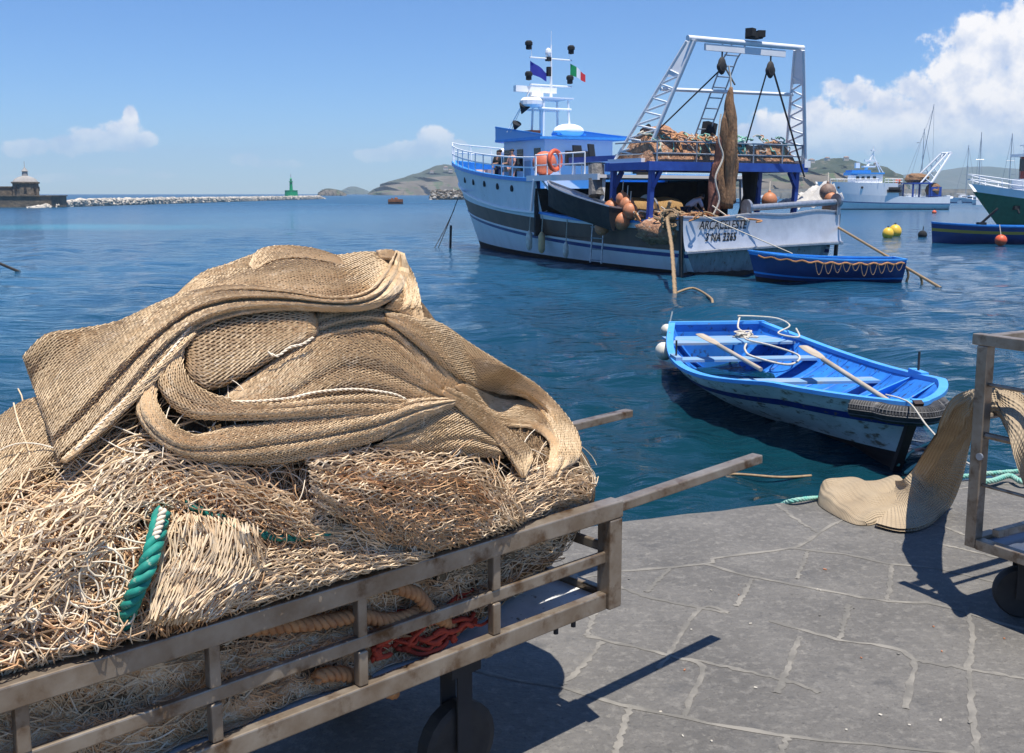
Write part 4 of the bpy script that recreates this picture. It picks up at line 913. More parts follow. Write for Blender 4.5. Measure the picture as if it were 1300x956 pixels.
# fenders
for (px, lb, m, h, r, zz) in ((679, 'longest white fender hanging furthest forward on the trawler side', 'fender', .62, .13, .78), (695, 'yellowed fender hanging between the two white ones', 'fendery', .66, .14, .75), (725, 'short white fender hanging nearest the stern on the trawler side', 'fender', .42, .11, .55)):
    best = min(np.linspace(.1, .6, 400), key=lambda s: abs(((lambda d: 650 + F_PX * d.x / (d.y * math.cos(PITCH) - d.z * math.sin(PITCH)))(bw(bow_x(1.) * s, hb(s, 1.), 1.) - cam.location)) - px))
    s = best; x = bow_x(1.) * s; y = hb(s, 1.4) + r + .03; t = on_boat('fender', lb, 'fender', x, y, zz, 0, 'fenders on the big trawler')
    a = MB(); a.lathe([(.03, -h / 2 - .1), (r * .7, -h / 2 - .04), (r, -h / 2 + .06), (r, h / 2 - .06), (r * .6, h / 2 + .04), (.04, h / 2 + .1)], n=14); a.build('body', m, t, smooth=True)
    a = MB(); a.tube([(0, 0, h / 2), (0, -.06, z_kn(s) - zz), (0, -.25, z_kn(s) - zz + .06)], .02, 5); a.build('line', 'ropew', t)
# liferaft ball and lifebuoy
t = on_boat('raft_pod', 'big round orange-pink buoy ball strapped behind the white deck rail', 'buoy', 9.7, 2.75, 3.42)
a = MB(); a.blob((0, 0, .48), (.5, .5, .5), 20); a.build('ball', mat('salmon_orange', (.68, .17, .07), (.5, .13, .07), rough=.6, scale=3), t, smooth='all')
a = MB(); a.lathe([(.2, -.04), (.24, .06), (.12, .1)], n=10); a.build('seat_ring', 'dark', t)
t = on_boat('life_ring', 'bright orange life ring hung on the white rail beside the big orange ball', 'life ring', 7.35, 3.74, 3.95)
a = MB(); a.tube([(.36 * math.cos(q * math.pi / 14), 0, .36 * math.sin(q * math.pi / 14)) for q in range(29)], .085, 8, cap=False); o = a.build('ring', 'orange', t, smooth='all'); o.rotation_euler = (0, 0, R(-70))
# chairs on the upper deck
def chair(x, y, rz, lb):
    t = on_boat('chair', lb, 'chair', x, y, 3.44, rz, 'chairs on the upper deck')
    a = MB(); a.box((0, 0, .46), (.5, .5, .06)); a.build('seat', 'dcloth', t); a = MB(); a.box((.26, 0, .92), (.07, .48, .6), Matrix.Rotation(.15, 3, 'Y')); a.build('backrest', 'dcloth', t)
    for i in (-.2, .2):
        for j in (-.2, .2): a = MB(); a.tube([(i, j, 0), (i, j, .45)], .025, 5); a.build('leg', 'galv', t)
chair(8.2, 1.2, .5, 'dark chair with a raised backrest on the trawler upper deck, right of the other'); chair(9.3, 1.2, .2, 'dark chair nearer the life ring on the trawler upper deck')
# flags and day shapes
def flag(label, cols, x, y, z, wd, ht, seed, name='flag', dirv=(0, -1)):
    t = on_boat(name, label, 'flag', x, y, z); nx = 14
    for k, c in enumerate(cols):
        G = []
        for i in range(nx // len(cols) + 1):
            f = (k + i / (nx // len(cols))) / len(cols); G.append([(.06 * math.sin(f * 7 + seed) + dirv[0] * f * wd, dirv[1] * f * wd, -f * ht * .9 - j / 4 * ht * (1 - .35 * f)) for j in range(5)])
        a = MB(); a.grid(G); a.build('cloth', c, t, smooth='all')
M['euro'] = mat('flag_blue', (.02, .03, .30), rough=.8); M['fg'] = mat('flag_green', (0, .25, .08), rough=.8); M['fw'] = mat('flag_white', (.8, .8, .8), rough=.8); M['fr'] = mat('flag_red', (.6, .03, .04), rough=.8)
flag('small plain blue flag flying left of the trawler mast', ['euro'], 13.3, 1.25, 8.45, .85, .55, 1)
flag('small green white and red flag flying right of the trawler mast', ['fg', 'fw', 'fr'], 13.3, -.85, 8.45, .8, .5, 2)
for (px, py, lb, sz) in ((666, 134, 'larger black cone day shape on the line left of the mast', .42), (656, 157, 'smaller black and white cone below, nearer the wheelhouse roof', .34)):
    p = aty(px, py, 45.5); t = thing('day_shape', lb, 'signal shape', p, RB, 'cones on the signal line'); a = MB(); a.lathe([(sz * .62, -sz * .1), (.02, sz)], n=10, rot=Matrix.Rotation(2.5, 3, 'Y')); a.build('cone', 'dcloth', t)
pa_, pb_ = aty(672, 114, 45.4), aty(648, 168, 45.6); tag(MB().tube([pa_, pb_], .012, 4).build('signal_line', 'galv'), 'thin signal line slanting from the mast to the wheelhouse roof of the trawler', 'rigging')
# people on board
person('man in a pale shirt stooping over the nets by the drum on the trawler stern', bw(2.6, 1.1, 1.35), RB + R(-100), stooped(), 'shirt', 'jeans')
person('man in black standing by the wheelhouse door, nearest the bow', bw(14.6, 2.15, 2.86), RB + R(120), standing(0, (.3, .1)), 'dcloth', 'dcloth')
person('bare-armed figure in salmon beside the man in black on the side deck', bw(13.2, 2.25, 2.86), RB + R(90), standing(0, (.1, .35)), 'pink', 'pink')
person('man in black with arms folded just aft of the other man in black', bw(14.0, 2.4, 2.86), RB + R(60), standing(0, (.35, .35)), 'dcloth', 'jeans')

# mooring lines
wl = onz(858, 379, HZ); r0 = bw(.6, 3.55, 1.95)
pth = [r0 + Vector((0, 0, .5)), r0 + Vector((-.1, -.1, .0)), Vector(r0).lerp(wl, .4) - Vector((0, 0, .1)), wl - Vector((0, 0, .15))]
tag(twisted([tuple(p) for p in pth], .035, .035, 3, .4, 6, 90).build('mooring_rope', 'rope', smooth='all'), 'thick knotted mooring rope slanting from the trawler port quarter into the water', 'rope')
kn = MB(); kp = Vector(r0) + Vector((-.05, -.15, .1))
for i in range(9): kn.tube([kp + Vector((.22 * math.cos(a + i), .12 * math.sin(a * 2 + i), .12 * math.sin(a + i) - i * .05)) for a in np.linspace(0, 5.5, 14)], .035, 5)
tag(kn.build('rope_knot', 'rope'), 'bulky knot of tan rope wrapped on the trawler port quarter', 'rope')
w2 = [onz(858, 372, HZ + .02), onz(880, 366, HZ + .04), onz(902, 378, HZ + .04), onz(904, 388, HZ - .05)]
tag(MB().tube(smooth_path([tuple(p) for p in w2], 30), .035, 5).build('floating_rope', 'rope', smooth='all'), 'slack tan rope end looping on the water below the trawler transom', 'rope')
tag(MB().tube([bw(-.3, 2.9, 2.0), onz(1006, 322, HZ + .75) * 1.0], .018, 4).build('painter_line', 'ropew'), 'thin line stretched across the steel transom down to the blue tender', 'rope')
a_ = bw(.1, -3.6, 1.55); b_ = onz(1190, 363, HZ)
tag(MB().tube([a_, b_ - (b_ - a_).normalized() * -.2], .045, 7).build('mooring_rope', 'rope'), 'straight stiff mooring line slanting right from the trawler corner over the blue tender', 'rope')
for i, f in enumerate((.74, .86)):
    p = Vector(a_).lerp(b_, f); tag(MB().tube(smooth_path([tuple(p), tuple(p + Vector((.06, 0, -.25))), tuple(p + Vector((.0, .05, -.5)))], 10), .04, 5).build('rope_tail', 'rope'), ('weedy tail hanging from the slanting line just right of the blue tender', 'weedy tail hanging lowest on the slanting line near the water')[i], 'rope')

# ------------------------------------------------------------------ tender behind the stern
tc_ = onz(1052, 357, HZ); t = thing('tender', 'dark blue tender with a bright blue rim and looped rope fendering below the trawler stern', 'boat', (tc_.x + 2.25, tc_.y + .15, HZ), R(177))
M['hullb'] = mat('navy_boat_hull', (.018, .045, .15), (.025, .06, .20), rough=.4, scale=2)
ptn = open_boat(t, 4.7, .92, .62, lambda s: .66 + .28 * s ** 2.4 + .05 * (1 - s) ** 2, [(0, .2, 'anti'), (.3, .36, 'blue'), (.88, 1., 'blue')], 'hullb', 'blue', keel=-.2, cap='blue', rake=.3, foredeck=.25)
a = MB(); k_ = MB()
for sd_ in (1, -1):
    pts = []
    for i in range(50):
        s = .02 + .93 * i / 49; p = ptn(s, .9, sd_, -.05); pts.append((p.x, p.y, p.z - .03 + .03 * math.sin(i * 1.3)))
    a.tube(pts, .028, 6)
for i in range(0, 46, 3):
    p = ptn(.03 + .0195 * i, .88, 1, -.06); q = ptn(.03 + .0195 * (i + 2.6), .88, 1, -.06); dn = .22 + .16 * ((i * 7) % 5) / 4
    if i < 30: k_.tube([Vector(p).lerp(q, f) + Vector((0, .03, -dn * 4 * f * (1 - f) - (.0 if i % 2 else .0))) for f in np.linspace(0, 1, 9)], .010, 5)
a.build('rim_rope', 'ropeo', t); k_.build('fender_rope', 'rope', t)

# ------------------------------------------------------------------ generic trawler in the distance
def white_trawler():
    p = onz(1196, 266, HZ); t = thing('fishing_trawler', 'white trawler with a blue hull line, moored broadside in the background', 'trawler', (p.x, p.y, HZ), R(180)); D = p.y
    L = 20.5
    xb = lambda z: L + .45 * z - .3
    def bf(s, z): return 3.0 * (1 - min(s, 1) ** (2.4 + .3 * max(z, 0))) ** .8 * (1 if z > .2 else .8)
    zsh = lambda s: 2.3 - .25 * math.sin(s / .4 * math.pi) if s < .4 else 2.3 + .9 * ((s - .4) / .6) ** 2
    m = MB(); hull_shell(m, xb, bf, [lambda s: -.6, lambda s: .15, lambda s: .9 + .5 * s * s, lambda s: 1.05 + .5 * s * s, zsh], 40, mis=[1, 0, 2, 0])
    ys = [-2.9 + 5.8 * i / 8 for i in range(9)]; m.grid([[(0, y, z) for y in ys] for z in (-.4, 2.3)], 0)
    m.build('hull', ['white', 'anti', 'navy'], t, smooth=True)
    m = MB(); ss = np.linspace(.4, .97, 24)
    for sd_ in (1, -1): m.grid([[(xb(z) * s, sd_ * bf(s, z) * .98, z) for s in ss for z in [zsh(s) + k * (4.2 - zsh(s) + .5 * s)]] for k in (0, 1)], flip=(sd_ > 0))
    m.grid([[(xb(4.) * s, y * bf(s, 4.), 4.1 + .4 * s) for s in ss] for y in (-.97, .97)])
    m.grid([[(8.0, y * 2.9, z) for y in (-1, 1)] for z in (2, 4.2)]); m.build('superstructure', 'white2', t)
    m = MB(); m.box((9.4, 2.95, 3.35), (1.9, .1, .8)); m.box((9.4, 2.95, 3.1), (2.4, .1, .5)); m.build('opening_shade', 'dark', t)  # dark slabs painted for the shade within an opening, no hole cut
    for x in (18.3, 14.6): m = MB(); m.lathe([(.2, -.05), (.2, .05)], (x, 2.5 - (.9 if x > 16 else 0.1), 3.7), 10, axis='y'); m.build('porthole', 'dark', t)
    m = MB(); m.prism([(11, -1.7), (15.5, -1.7), (16, -1), (16, 1), (15.5, 1.7), (11, 1.7)], 4.3, 5.9); wh = m.build('wheelhouse', 'white2', t)
    for x in (15.2, 14.3, 13.4, 12.4): m = MB(); m.box((x, 1.73, 5.3), (.5, .05, .5)); m.build('window', 'glass', wh)
    m = MB(); m.box((13.6, 0, 6.05), (5.6, 4, .28)); m.box((14.6, 0, 6.35), (3.2, 3.4, .5)); m.box((15.9, 0, 6.0), (1.2, 3.6, .5)); m.build('roof', 'blue', t)
    m = MB(); m.tube([(13.5, 0, 6.2), (12.2, 0, 9.4)], [.3, .12], 6); m.tube([(10.9, 0, 6.2), (12.2, 0, 9.2)], .09, 6); m.tube([(12.2, 0, 9), (12.2, 0, 10.6)], .06, 5); m.tube([(10.2, 0, 6.0), (12.0, 0, 8.6)], .07, 5); m.box((12.8, 0, 8.2), (1.6, .5, .3)); m.box((12.2, 0, 9.9), (.7, .5, .25)); m.box((14.8, 0, 7.4), (.7, .7, .9)); m.box((12.9, 0, 7.2), (2.0, 1.2, .25)); m.build('mast', 'white2', t)
    m = MB()
    for z in (4.7, 5.1): m.tube([(8, 2.8, z), (11, 2.8, z)], .05, 4)
    for x in (8, 8.8, 9.6, 10.4, 11): m.tube([(x, 2.8, 4.2), (x, 2.8, 5.1)], .05, 4)
    for k in range(8): m.tube([(12 + k * 1.1, 2.8 - k * .2, 4.3), (12 + k * 1.1, 2.8 - k * .2, 5.1)], .04, 4)
    m.tube([(12, 2.8, 5.1), (19.7, 1.4, 5.1)], .04, 4); m.build('railing', 'white2', t)
    m = MB(); m.blob((8.6, 2.4, 4.7), (.5, .5, .45), 8); m.build('life_raft', 'orange', t)
    m = MB(); m.box((4.6, 0, 4.4), (3.4, 5, .25))
    for x in (3.2, 6): m.box((x, 2.2, 3.2), (.25, .25, 2.4)); m.box((x, -2.2, 3.2), (.25, .25, 2.4))
    m.box((2.2, 1.5, 3.0), (1.8, 2, 1.6)); m.build('stern_frame', 'royal', t)
    m = MB(); m.blob((4.7, 0, 5.2), (1.9, 2, .9), 12, 0, .15); m.blob((2.2, 1.4, 3.2), (1.2, 1.2, 1.3), 10, 0, .2); m.build('net_pile', 'net_boat', t)
    m = MB()
    for y in (2.2, -2.2):
        m.tube([(3.0, y, 4.4), (-.4, y * .6, 9.4)], .2, 6); m.tube([(4.8, y, 4.4), (.2, y * .6, 9.4)], .14, 6)
        for i in range(6): m.tube([Vector((3.0, y, 4.4)).lerp(Vector((-.4, y * .6, 9.4)), i / 6), Vector((4.8, y, 4.4)).lerp(Vector((.2, y * .6, 9.4)), (i + 1) / 6)], .09, 5)
    m.tube([(-.4, 1.5, 9.4), (-.4, -1.5, 9.4)], .25, 6); m.tube([(-1.2, 0, 9.5), (.7, 0, 9.5)], .12, 6); m.build('gantry', 'white2', t)
white_trawler()
def green_boat():
    p = onz(1252, 290, HZ); t = thing('fishing_boat', 'green-hulled boat with white rails and red wheelhouse, bow reaching in at the right edge', 'fishing boat', (p.x + 15.5, p.y + 5, HZ), R(196)); L = 15.
    xb = lambda z: L + .95 * z - .4
    def bf(s, z): return 2.5 * (1 - min(s, 1) ** (1.9 + .35 * max(z, 0))) ** .85 * (.62 + .38 * min(max(z, 0) / 1.6, 1))
    zsh = lambda s: 1.3 + 1.55 * s ** 2.0
    m = MB(); hull_shell(m, xb, bf, [lambda s: -.6, lambda s: .1, lambda s: .8 + .9 * s * s, lambda s: 1.25 + 1.2 * s * s, zsh], 40, mis=[1, 1, 1, 1])
    m.build('hull', ['white', 'green'], t, smooth=True)
    m = MB()
    for sd_ in (1, -1): m.grid([[(xb(zz) * s, sd_ * (bf(s, zz) + .02), zz) for s in np.linspace(.35, .8, 20) for zz in [.95 + .9 * s * s + k * .4 * (1 - abs((s - .575) / .225) ** 4)]] for k in (0, 1)], flip=(sd_ > 0))
    m.build('hull_panel', 'gold', t)
    m = MB(); ss = np.linspace(.3, .985, 26)
    for sd_ in (1, -1): m.grid([[(xb(zz) * s, sd_ * bf(s, zz), zz) for s in ss for zz in [zsh(s) + k * .65 * min(1, (s - .25) * 2)]] for k in (0, 1)], flip=(sd_ > 0))
    m.grid([[(xb(zsh(s)) * s, y * bf(s, zsh(s)), zsh(s) + .05) for s in ss] for y in (-1, 1)]); m.build('bulwark', 'white', t, smooth=True)
    m = MB(); loop = [Vector((xb(zsh(s) + .6) * s, bf(s, zsh(s)), zsh(s) + .6)) for s in ss]; loop = loop + [Vector((q.x, -q.y, q.z)) for q in loop[::-1]]
    for h in (.38, .75): m.tube([q + Vector((.1, 0, h)) for q in loop], .045, 5)
    for q in loop[::3]: m.tube([q, q + Vector((.1, 0, .75))], .04, 5)
    m.build('railing', 'white2', t)
    m = MB(); m.box((10.4, 0, 2.9), (3.6, 3.4, 1.9)); m.box((12.4, 0, 2.6), (1.2, 2.8, .9)); m.build('cabin', 'white2', t)
    m = MB(); m.prism([(8.8, -1.4), (11.8, -1.4), (12.2, -.8), (12.2, .8), (11.8, 1.4), (8.8, 1.4)], 3.85, 5.6); wh = m.build('wheelhouse', 'mahog', t)
    for x in (11.3, 10.4, 9.5): m = MB(); m.box((x, 1.42, 4.95), (.55, .05, .95)); m.build('window', 'glass', wh)
    for y in (-.8, 0, .8): m = MB(); m.box((12.2, y * .85, 4.95), (.06, .5, .95)); m.build('window', 'glass', wh)
    m = MB(); m.box((10.4, 0, 5.7), (4.2, 3.4, .22)); m.box((10.2, 0, 6.1), (3.0, 2.4, .7)); m.box((10.2, 0, 6.5), (3.4, 2.8, .1)); m.build('roof', 'white2', t)
    m = MB(); m.blob((10, .2, 6.62), (1.4, 1., .25), 10, 0, .2); m.build('roof_sheet', 'gold', t)
    m = MB(); m.tube([(7.0, 0, 6.1), (7.0, 0, 10.2)], .07, 6); m.box((7, 0, 9.0), (.3, 1.8, .08)); m.build('mast', 'white2', t)
    m = MB(); m.box((13.9, .9, 1.6), (.5, .25, .3)); m.tube([(13.8, .8, 1.8), (13.8, 1.15, 1.15)], .08, 5); m.build('anchor', 'dcloth', t)
green_boat()
p = onz(1186, 309.5, HZ); t = thing('rowing_boat', 'long dark blue boat with a yellow stripe lying in front of the green-hulled one', 'boat', (p.x + 7.6, p.y + .3, HZ), R(178))
open_boat(t, 7.6, 1.2, .8, lambda s: .95 + .22 * s ** 3, [(0, .14, 'anti'), (.62, .75, 'gold'), (.93, 1., 'blue')], 'hullb', 'blue', cap='blue', rake=.12, keel=-.25, foredeck=.3)
a = MB(); a.box((4.9, 0, .9), (.4, .4, .5)); a.tube([(4.9, 0, 1.1), (4.3, .3, 1.8), (4.2, .3, 1.9)], .07, 6); a.build('winch', 'dcloth', t)
p = onz(1257, 305, HZ + .25); t = thing('mooring_buoy', 'small orange float hanging on the side of the dark blue boat with the yellow stripe', 'float', (p.x, p.y - 1.2, HZ + .1)); a = MB(); a.blob((0, 0, .2), .3, 14); a.build('ball', 'orange', t, smooth='all'); a = MB(); a.tube([(0, 0, .4), (.02, .3, 1.0)], .02, 4); a.build('line', 'ropew', t)
for (px, py, r, lb) in ((1136, 300, .40, 'yellow buoy on the right of the touching pair'), (1127, 302, .34, 'paler yellow buoy on the left of the touching pair')):
    p = onz(px, py, HZ); t = thing('mooring_buoy', lb, 'buoy', (p.x, p.y, HZ), 0, 'yellow buoys'); a = MB(); a.blob((0, 0, r * .75), (r, r, r * 1.15), 16); a.build('ball', 'yellow', t, smooth='all'); a = MB(); a.lathe([(.07, r * 1.7), (.05, r * 2.1)], n=8); a.build('ring', 'dcloth', t)
for (px, py, r, m, lb) in ((1192, 264, .55, 'fender', 'white buoy nearest the stern of the background white trawler'), (1199, 262, .5, 'fender', 'white buoy a little further right of the background white trawler'), (1186, 271, .3, 'orange', 'tiny orange buoy in front of the background trawler stern'), (1171, 301, .28, 'dcloth', 'small dark float between the yellow buoys and the dark blue boat')):
    p = onz(px, py, HZ); t = thing('mooring_buoy', lb, 'buoy', (p.x, p.y, HZ)); a = MB(); a.blob((0, 0, r * .5), r, 12); a.build('ball', m, t, smooth='all'); a = MB(); a.tube([(0, 0, r), (.05, 0, r * 2.4)], .03, 4); a.build('stem', 'dcloth', t)
# moored craft and masts by the pier
def yacht(px, D, L, mast, lb, sail=False, rz=0., col='white2', name='sailing_boat', lean=0.):
    p = aty(px, 246, D); t = thing(name, lb, 'sailing boat' if mast else 'motor boat', (p.x, D, HZ), rz, 'moored boats at the pier')
    xb = lambda z: L + .5 * z
    bf = lambda s, z: L * .16 * (1 - s ** 2.3) ** .8 * (1 if z > .3 else .75)
    m = MB(); hull_shell(m, xb, bf, [lambda s: -.4, lambda s: .25, lambda s: 1.1 + .4 * s * s], 20, mis=[1, 0]); m.grid([[(0, y * L * .16, z) for y in (-1, 1)] for z in (-.3, 1.1)], 0); m.grid([[(xb(1.1) * s, y * bf(s, 1.), 1.05 + .4 * s * s) for s in np.linspace(0, 1, 12)] for y in (-1, 1)], 0); m.build('hull', [col, 'navy'], t, smooth=True)
    m = MB(); m.box((L * .42, 0, 1.55), (L * .4, L * .2, .7)); m.box((L * .36, 0, 1.95), (L * .2, L * .18, .4)); m.build('cabin', 'white2', t); m = MB(); m.box((L * .45, 0, 1.55), (L * .3, L * .205, .3)); m.build('window', 'glass', t)
    if mast:
        r = .0028 * D / 10 + .05; m = MB(); m.tube([(L * .5, 0, 1), (L * .5 + lean, 0, 1 + mast)], [r, r * .7], 6); m.tube([(L * .5, 0, 2.4), (L * .08, 0, 2.5)], r, 5); m.tube([(L * .5, -.9, 1 + mast * .6), (L * .5, .9, 1 + mast * .6)], r * .6, 4); m.build('mast', 'galv', t)
        m = MB(); m.tube([(L, 0, 1.4), (L * .5 + lean, 0, 1 + mast * .97)], r * .3, 4); m.tube([(0, 0, 1.2), (L * .5 + lean, 0, 1 + mast * .97)], r * .3, 4); m.build('stay', 'galv', t)
yacht(1140, 300, 10, 27, 'sailing boat with the tallest white leaning mast behind the white trawler', rz=0, lean=4.0); yacht(1149, 330, 10, 22, 'sailing boat with a thin upright mast just right of the tallest one')
yacht(1212, 420, 9, 21, 'sailing boat with a faint mast between the trawler gantry and the green-hulled boat'); yacht(1247, 250, 8, 16.5, 'sailing boat whose dark mast rises behind the bow rail of the green-hulled boat', rz=R(80)); yacht(1293, 220, 9, 14.5, 'sailing boat whose mast stands at the very right edge', rz=R(90)); yacht(1076, 420, 8, 13, 'sailing boat whose short mast shows behind the white trawler rail')
for i, (px, D, L, lb, rz) in enumerate([(1195, 300, 7, 'small white motor boat at the pier right of the white trawler gantry, left of two', R(-75)), (1226, 300, 7, 'small white motor boat at the pier nearest the green bow, right of two', R(-80)), (936, 330, 10, 'white motor boat seen under the net platform left of the hauler', 0.), (960, 420, 9, 'further white motor boat seen under the net platform', 0.), (1012, 300, 8, 'white motor boat showing between the blue gantry post and the grey sheet', 0.), (900, 300, 11, 'white motor boat glimpsed behind the stooping man', 0.)]): yacht(px, D, L, 0, lb, rz=rz, name='motor_boat')
# mooring line at far left
a_ = onz(34, 349, HZ - .1); tag(MB().tube([a_, a_ + Vector((-1.6, -.3, .78)) * 1.0, a_ + Vector((-5, -.8, 2.3))], .05, 6).build('mooring_line', 'dark'), 'dark taut line running up out of the water at the left edge', 'rope')
# ------------------------------------------------------------------ heap of nets on the cart: shape field
CU = np.array([.737, .676, 0.]); CW = np.array([-.676, .737, 0.]); CN0 = np.array([.285, 2.87, 0.])
def cart(a, b, z): return CN0 + CU * a + CW * b + np.array([0, 0, z])
BLOBS = [(cart(-.66, .40, .86), (.42, .40, .62)), (cart(-.95, .42, .80), (.58, .42, .60)), (cart(-.32, .42, .70), (.46, .40, .34)), (cart(-.02, .40, .70), (.24, .32, .22)),
         (cart(-1.35, .46, .70), (.52, .46, .42)), (cart(-1.15, .36, .50), (1.0, .34, .30)), (cart(-1.9, .42, .58), (.7, .42, .34)), (cart(-1.42, .62, .86), (.26, .2, .20))]
def field(P):
    """> 0 inside"""
    tot = np.zeros(P.shape[:-1])
    for c, r in BLOBS:
        d = P - c; q = (d @ CU / r[0]) ** 2 + (d @ CW / r[1]) ** 2 + (d[..., 2] / r[2]) ** 2
        tot += np.exp(-3.2 * (q - 1))
    return tot - 1.5
def fgrad(P, e=.01):
    g = np.stack([field(P + np.eye(3)[i] * e) - field(P - np.eye(3)[i] * e) for i in range(3)], -1)
    return -g / (np.linalg.norm(g, axis=-1, keepdims=True) + 1e-9)
def rays(px, py):
    px = np.asarray(px, float); py = np.asarray(py, float); c, s = math.cos(PITCH), math.sin(PITCH); xc = (px - 650) / F_PX; yc = -(py - 433) / F_PX
    d = np.stack([xc, c + yc * s, -s + yc * c], -1); return d
MX0, MY0, MST = -160, 280, 5
def depth_map():
    gx = np.arange(MX0, 900, MST); gy = np.arange(MY0, 1010, MST); X, Y = np.meshgrid(gx, gy); D = rays(X, Y)
    T = np.linspace(1.0, 4.6, 180); best = np.full(X.shape, -1e9); bt = np.zeros(X.shape); hit = np.zeros(X.shape, bool)
    O = np.array([0, 0, CAMZ])
    for t in T:
        f = field(O + D * t); f2 = np.minimum(f, 0)
        new = (~hit) & (f > 0); bt[new] = t - .01; hit |= new
        up = (~hit) & (np.log(f + 1.5 + 1e-12) > best); best[up] = np.log(f + 1.5 + 1e-12)[up]; bt[up] = t
    dt = T[1] - T[0]; lo = np.where(hit, bt - dt, bt - dt); hi = bt + .01
    for _ in range(9):
        m = (lo + hi) / 2; ins = field(O + D * m[..., None]) > 0; hi = np.where(ins, m, hi); lo = np.where(ins, lo, m)
    bt = np.where(hit, hi, bt)
    for _ in range(4):
        p = np.pad(bt, 1, 'edge'); bt = (p[:-2, 1:-1] + p[2:, 1:-1] + p[1:-1, :-2] + p[1:-1, 2:] + 2 * bt) / 6
    return bt, hit
DM, HIT = depth_map()
def surf(px, py):
    x = np.clip((np.asarray(px, float) - MX0) / MST, 0, DM.shape[1] - 1.001); y = np.clip((np.asarray(py, float) - MY0) / MST, 0, DM.shape[0] - 1.001)
    i, j = x.astype(int), y.astype(int); fx, fy = x - i, y - j
    t = DM[j, i] * (1 - fx) * (1 - fy) + DM[j, i + 1] * fx * (1 - fy) + DM[j + 1, i] * (1 - fx) * fy + DM[j + 1, i + 1] * fx * fy
    return np.array([0, 0, CAMZ]) + rays(px, py) * t[..., None]
# ------------------------------------------------------------------ net building
def twine_mat(name, c1, c2, c3=None, **k): return mat(name, c1, c2, rough=.92, scale=14, col3=c3, scale3=30, thr3=(.58, .66), spec=.2, **k)
M['twine'] = twine_mat('tan_twine', (.70, .525, .33), (.58, .42, .25), (.76, .60, .41))
M['twine_in'] = mat('packed_net_shaded', (.31, .22, .13), (.22, .155, .09), rough=.95, scale=22, bump=.8, bscale=150, dist=.006, spec=.1)  # browner than the twine: shade in the mesh holes put into its colour
M['twine_c'] = twine_mat('cream_twine', (.78, .615, .42), (.60, .44, .275), (.83, .71, .54))
M['twine_w'] = twine_mat('white_twine', (.84, .75, .60), (.72, .59, .43))
M['twine_o'] = twine_mat('orange_twine', (.68, .44, .25), (.52, .30, .15), (.73, .55, .37))
M['twine_b'] = twine_mat('shaded_twine', (.34, .23, .13), (.25, .16, .09))  # darker copy of the twine, shade of the inner folds in its colour
M['core'] = mat('shaded_net_core', (.26, .17, .095), (.15, .095, .055), rough=1., scale=12, bump=1., bscale=55, dist=.03, col3=(.34, .25, .15), scale3=28, thr3=(.5, .6), spec=.1)  # dark brown carries the shade of the gaps between strands
def keepin(W):
    """nothing passes through the near rail or the open end of the cart"""
    a = (W - CN0) @ CU; b = (W - CN0) @ CW; low = np.clip((.748 - W[..., 2]) / .025, 0, 1)
    bl = .034 + .045 * (.5 + .5 * np.sin(a * 17 + W[..., 2] * 23) * np.sin(a * 7.3 - W[..., 2] * 31)); O_ = np.array([0, 0, CAMZ]); Dr = (W - O_) / np.linalg.norm(W - O_, axis=-1, keepdims=True); tb = (bl - (O_ - CN0) @ CW) / np.maximum(Dr @ CW, .05)
    W = np.where((b < bl)[..., None], W * (1 - low[..., None]) + (O_ + Dr * tb[..., None]) * low[..., None], W)
    W = W - CU * (np.maximum(0, a + .05) * np.clip((.74 - W[..., 2]) / .05, 0, 1))[..., None]
    W[..., 2] = np.maximum(W[..., 2], .44); return W
def prisms(P0, P1, r, k=3):
    d = P1 - P0; L = np.linalg.norm(d, axis=1, keepdims=True) + 1e-9; d = d / L
    u = np.cross(d, np.array([.3, .8, .52])); u /= np.linalg.norm(u, axis=1, keepdims=True) + 1e-9; v = np.cross(d, u); n = len(P0)
    r = np.broadcast_to(np.asarray(r, float), (n,))[:, None]
    V = np.zeros((n, 2, k, 3))
    for q in range(k):
        a = 2 * math.pi * q / k; o = (u * math.cos(a) + v * math.sin(a)) * r; V[:, 0, q] = P0 + o - d * r * .3; V[:, 1, q] = P1 + o + d * r * .3
    base = np.arange(n)[:, None] * 2 * k; q = np.arange(k)[None]; qn = (q + 1) % k
    Fq = np.stack([base + q, base + qn, base + k + qn, base + k + q], -1).reshape(-1, 4)
    return V.reshape(-1, 3), Fq
def polytubes(P, r, k=4):
    """P (n, K, 3) polylines -> tube mesh"""
    n, K, _ = P.shape; T = np.gradient(P, axis=1); T /= np.linalg.norm(T, axis=-1, keepdims=True) + 1e-9
    u = np.cross(T, np.array([.3, .8, .52])); u /= np.linalg.norm(u, axis=-1, keepdims=True) + 1e-9; v = np.cross(T, u); r = np.broadcast_to(np.asarray(r, float), (n,))[:, None, None]
    V = np.stack([P + (u * math.cos(2 * math.pi * q / k) + v * math.sin(2 * math.pi * q / k)) * r for q in range(k)], 2)
    a = np.arange(n)[:, None, None] * K * k + np.arange(K - 1)[None, :, None] * k; q = np.arange(k)[None, None]; qn = (q + 1) % k
    Fq = np.stack([a + q, a + qn, a + k + qn, a + k + q], -1).reshape(-1, 4); return V.reshape(-1, 3), Fq
def samp(G, s, c):
    ns, nc = G.shape[:2]; x = np.clip(s * (ns - 1), 0, ns - 1.001); y = np.clip(c * (nc - 1), 0, nc - 1.001); i, j = x.astype(int), y.astype(int); fx, fy = (x - i)[..., None], (y - j)[..., None]
    return G[i, j] * (1 - fx) * (1 - fy) + G[i + 1, j] * fx * (1 - fy) + G[i, j + 1] * (1 - fx) * fy + G[i + 1, j + 1] * fx * fy
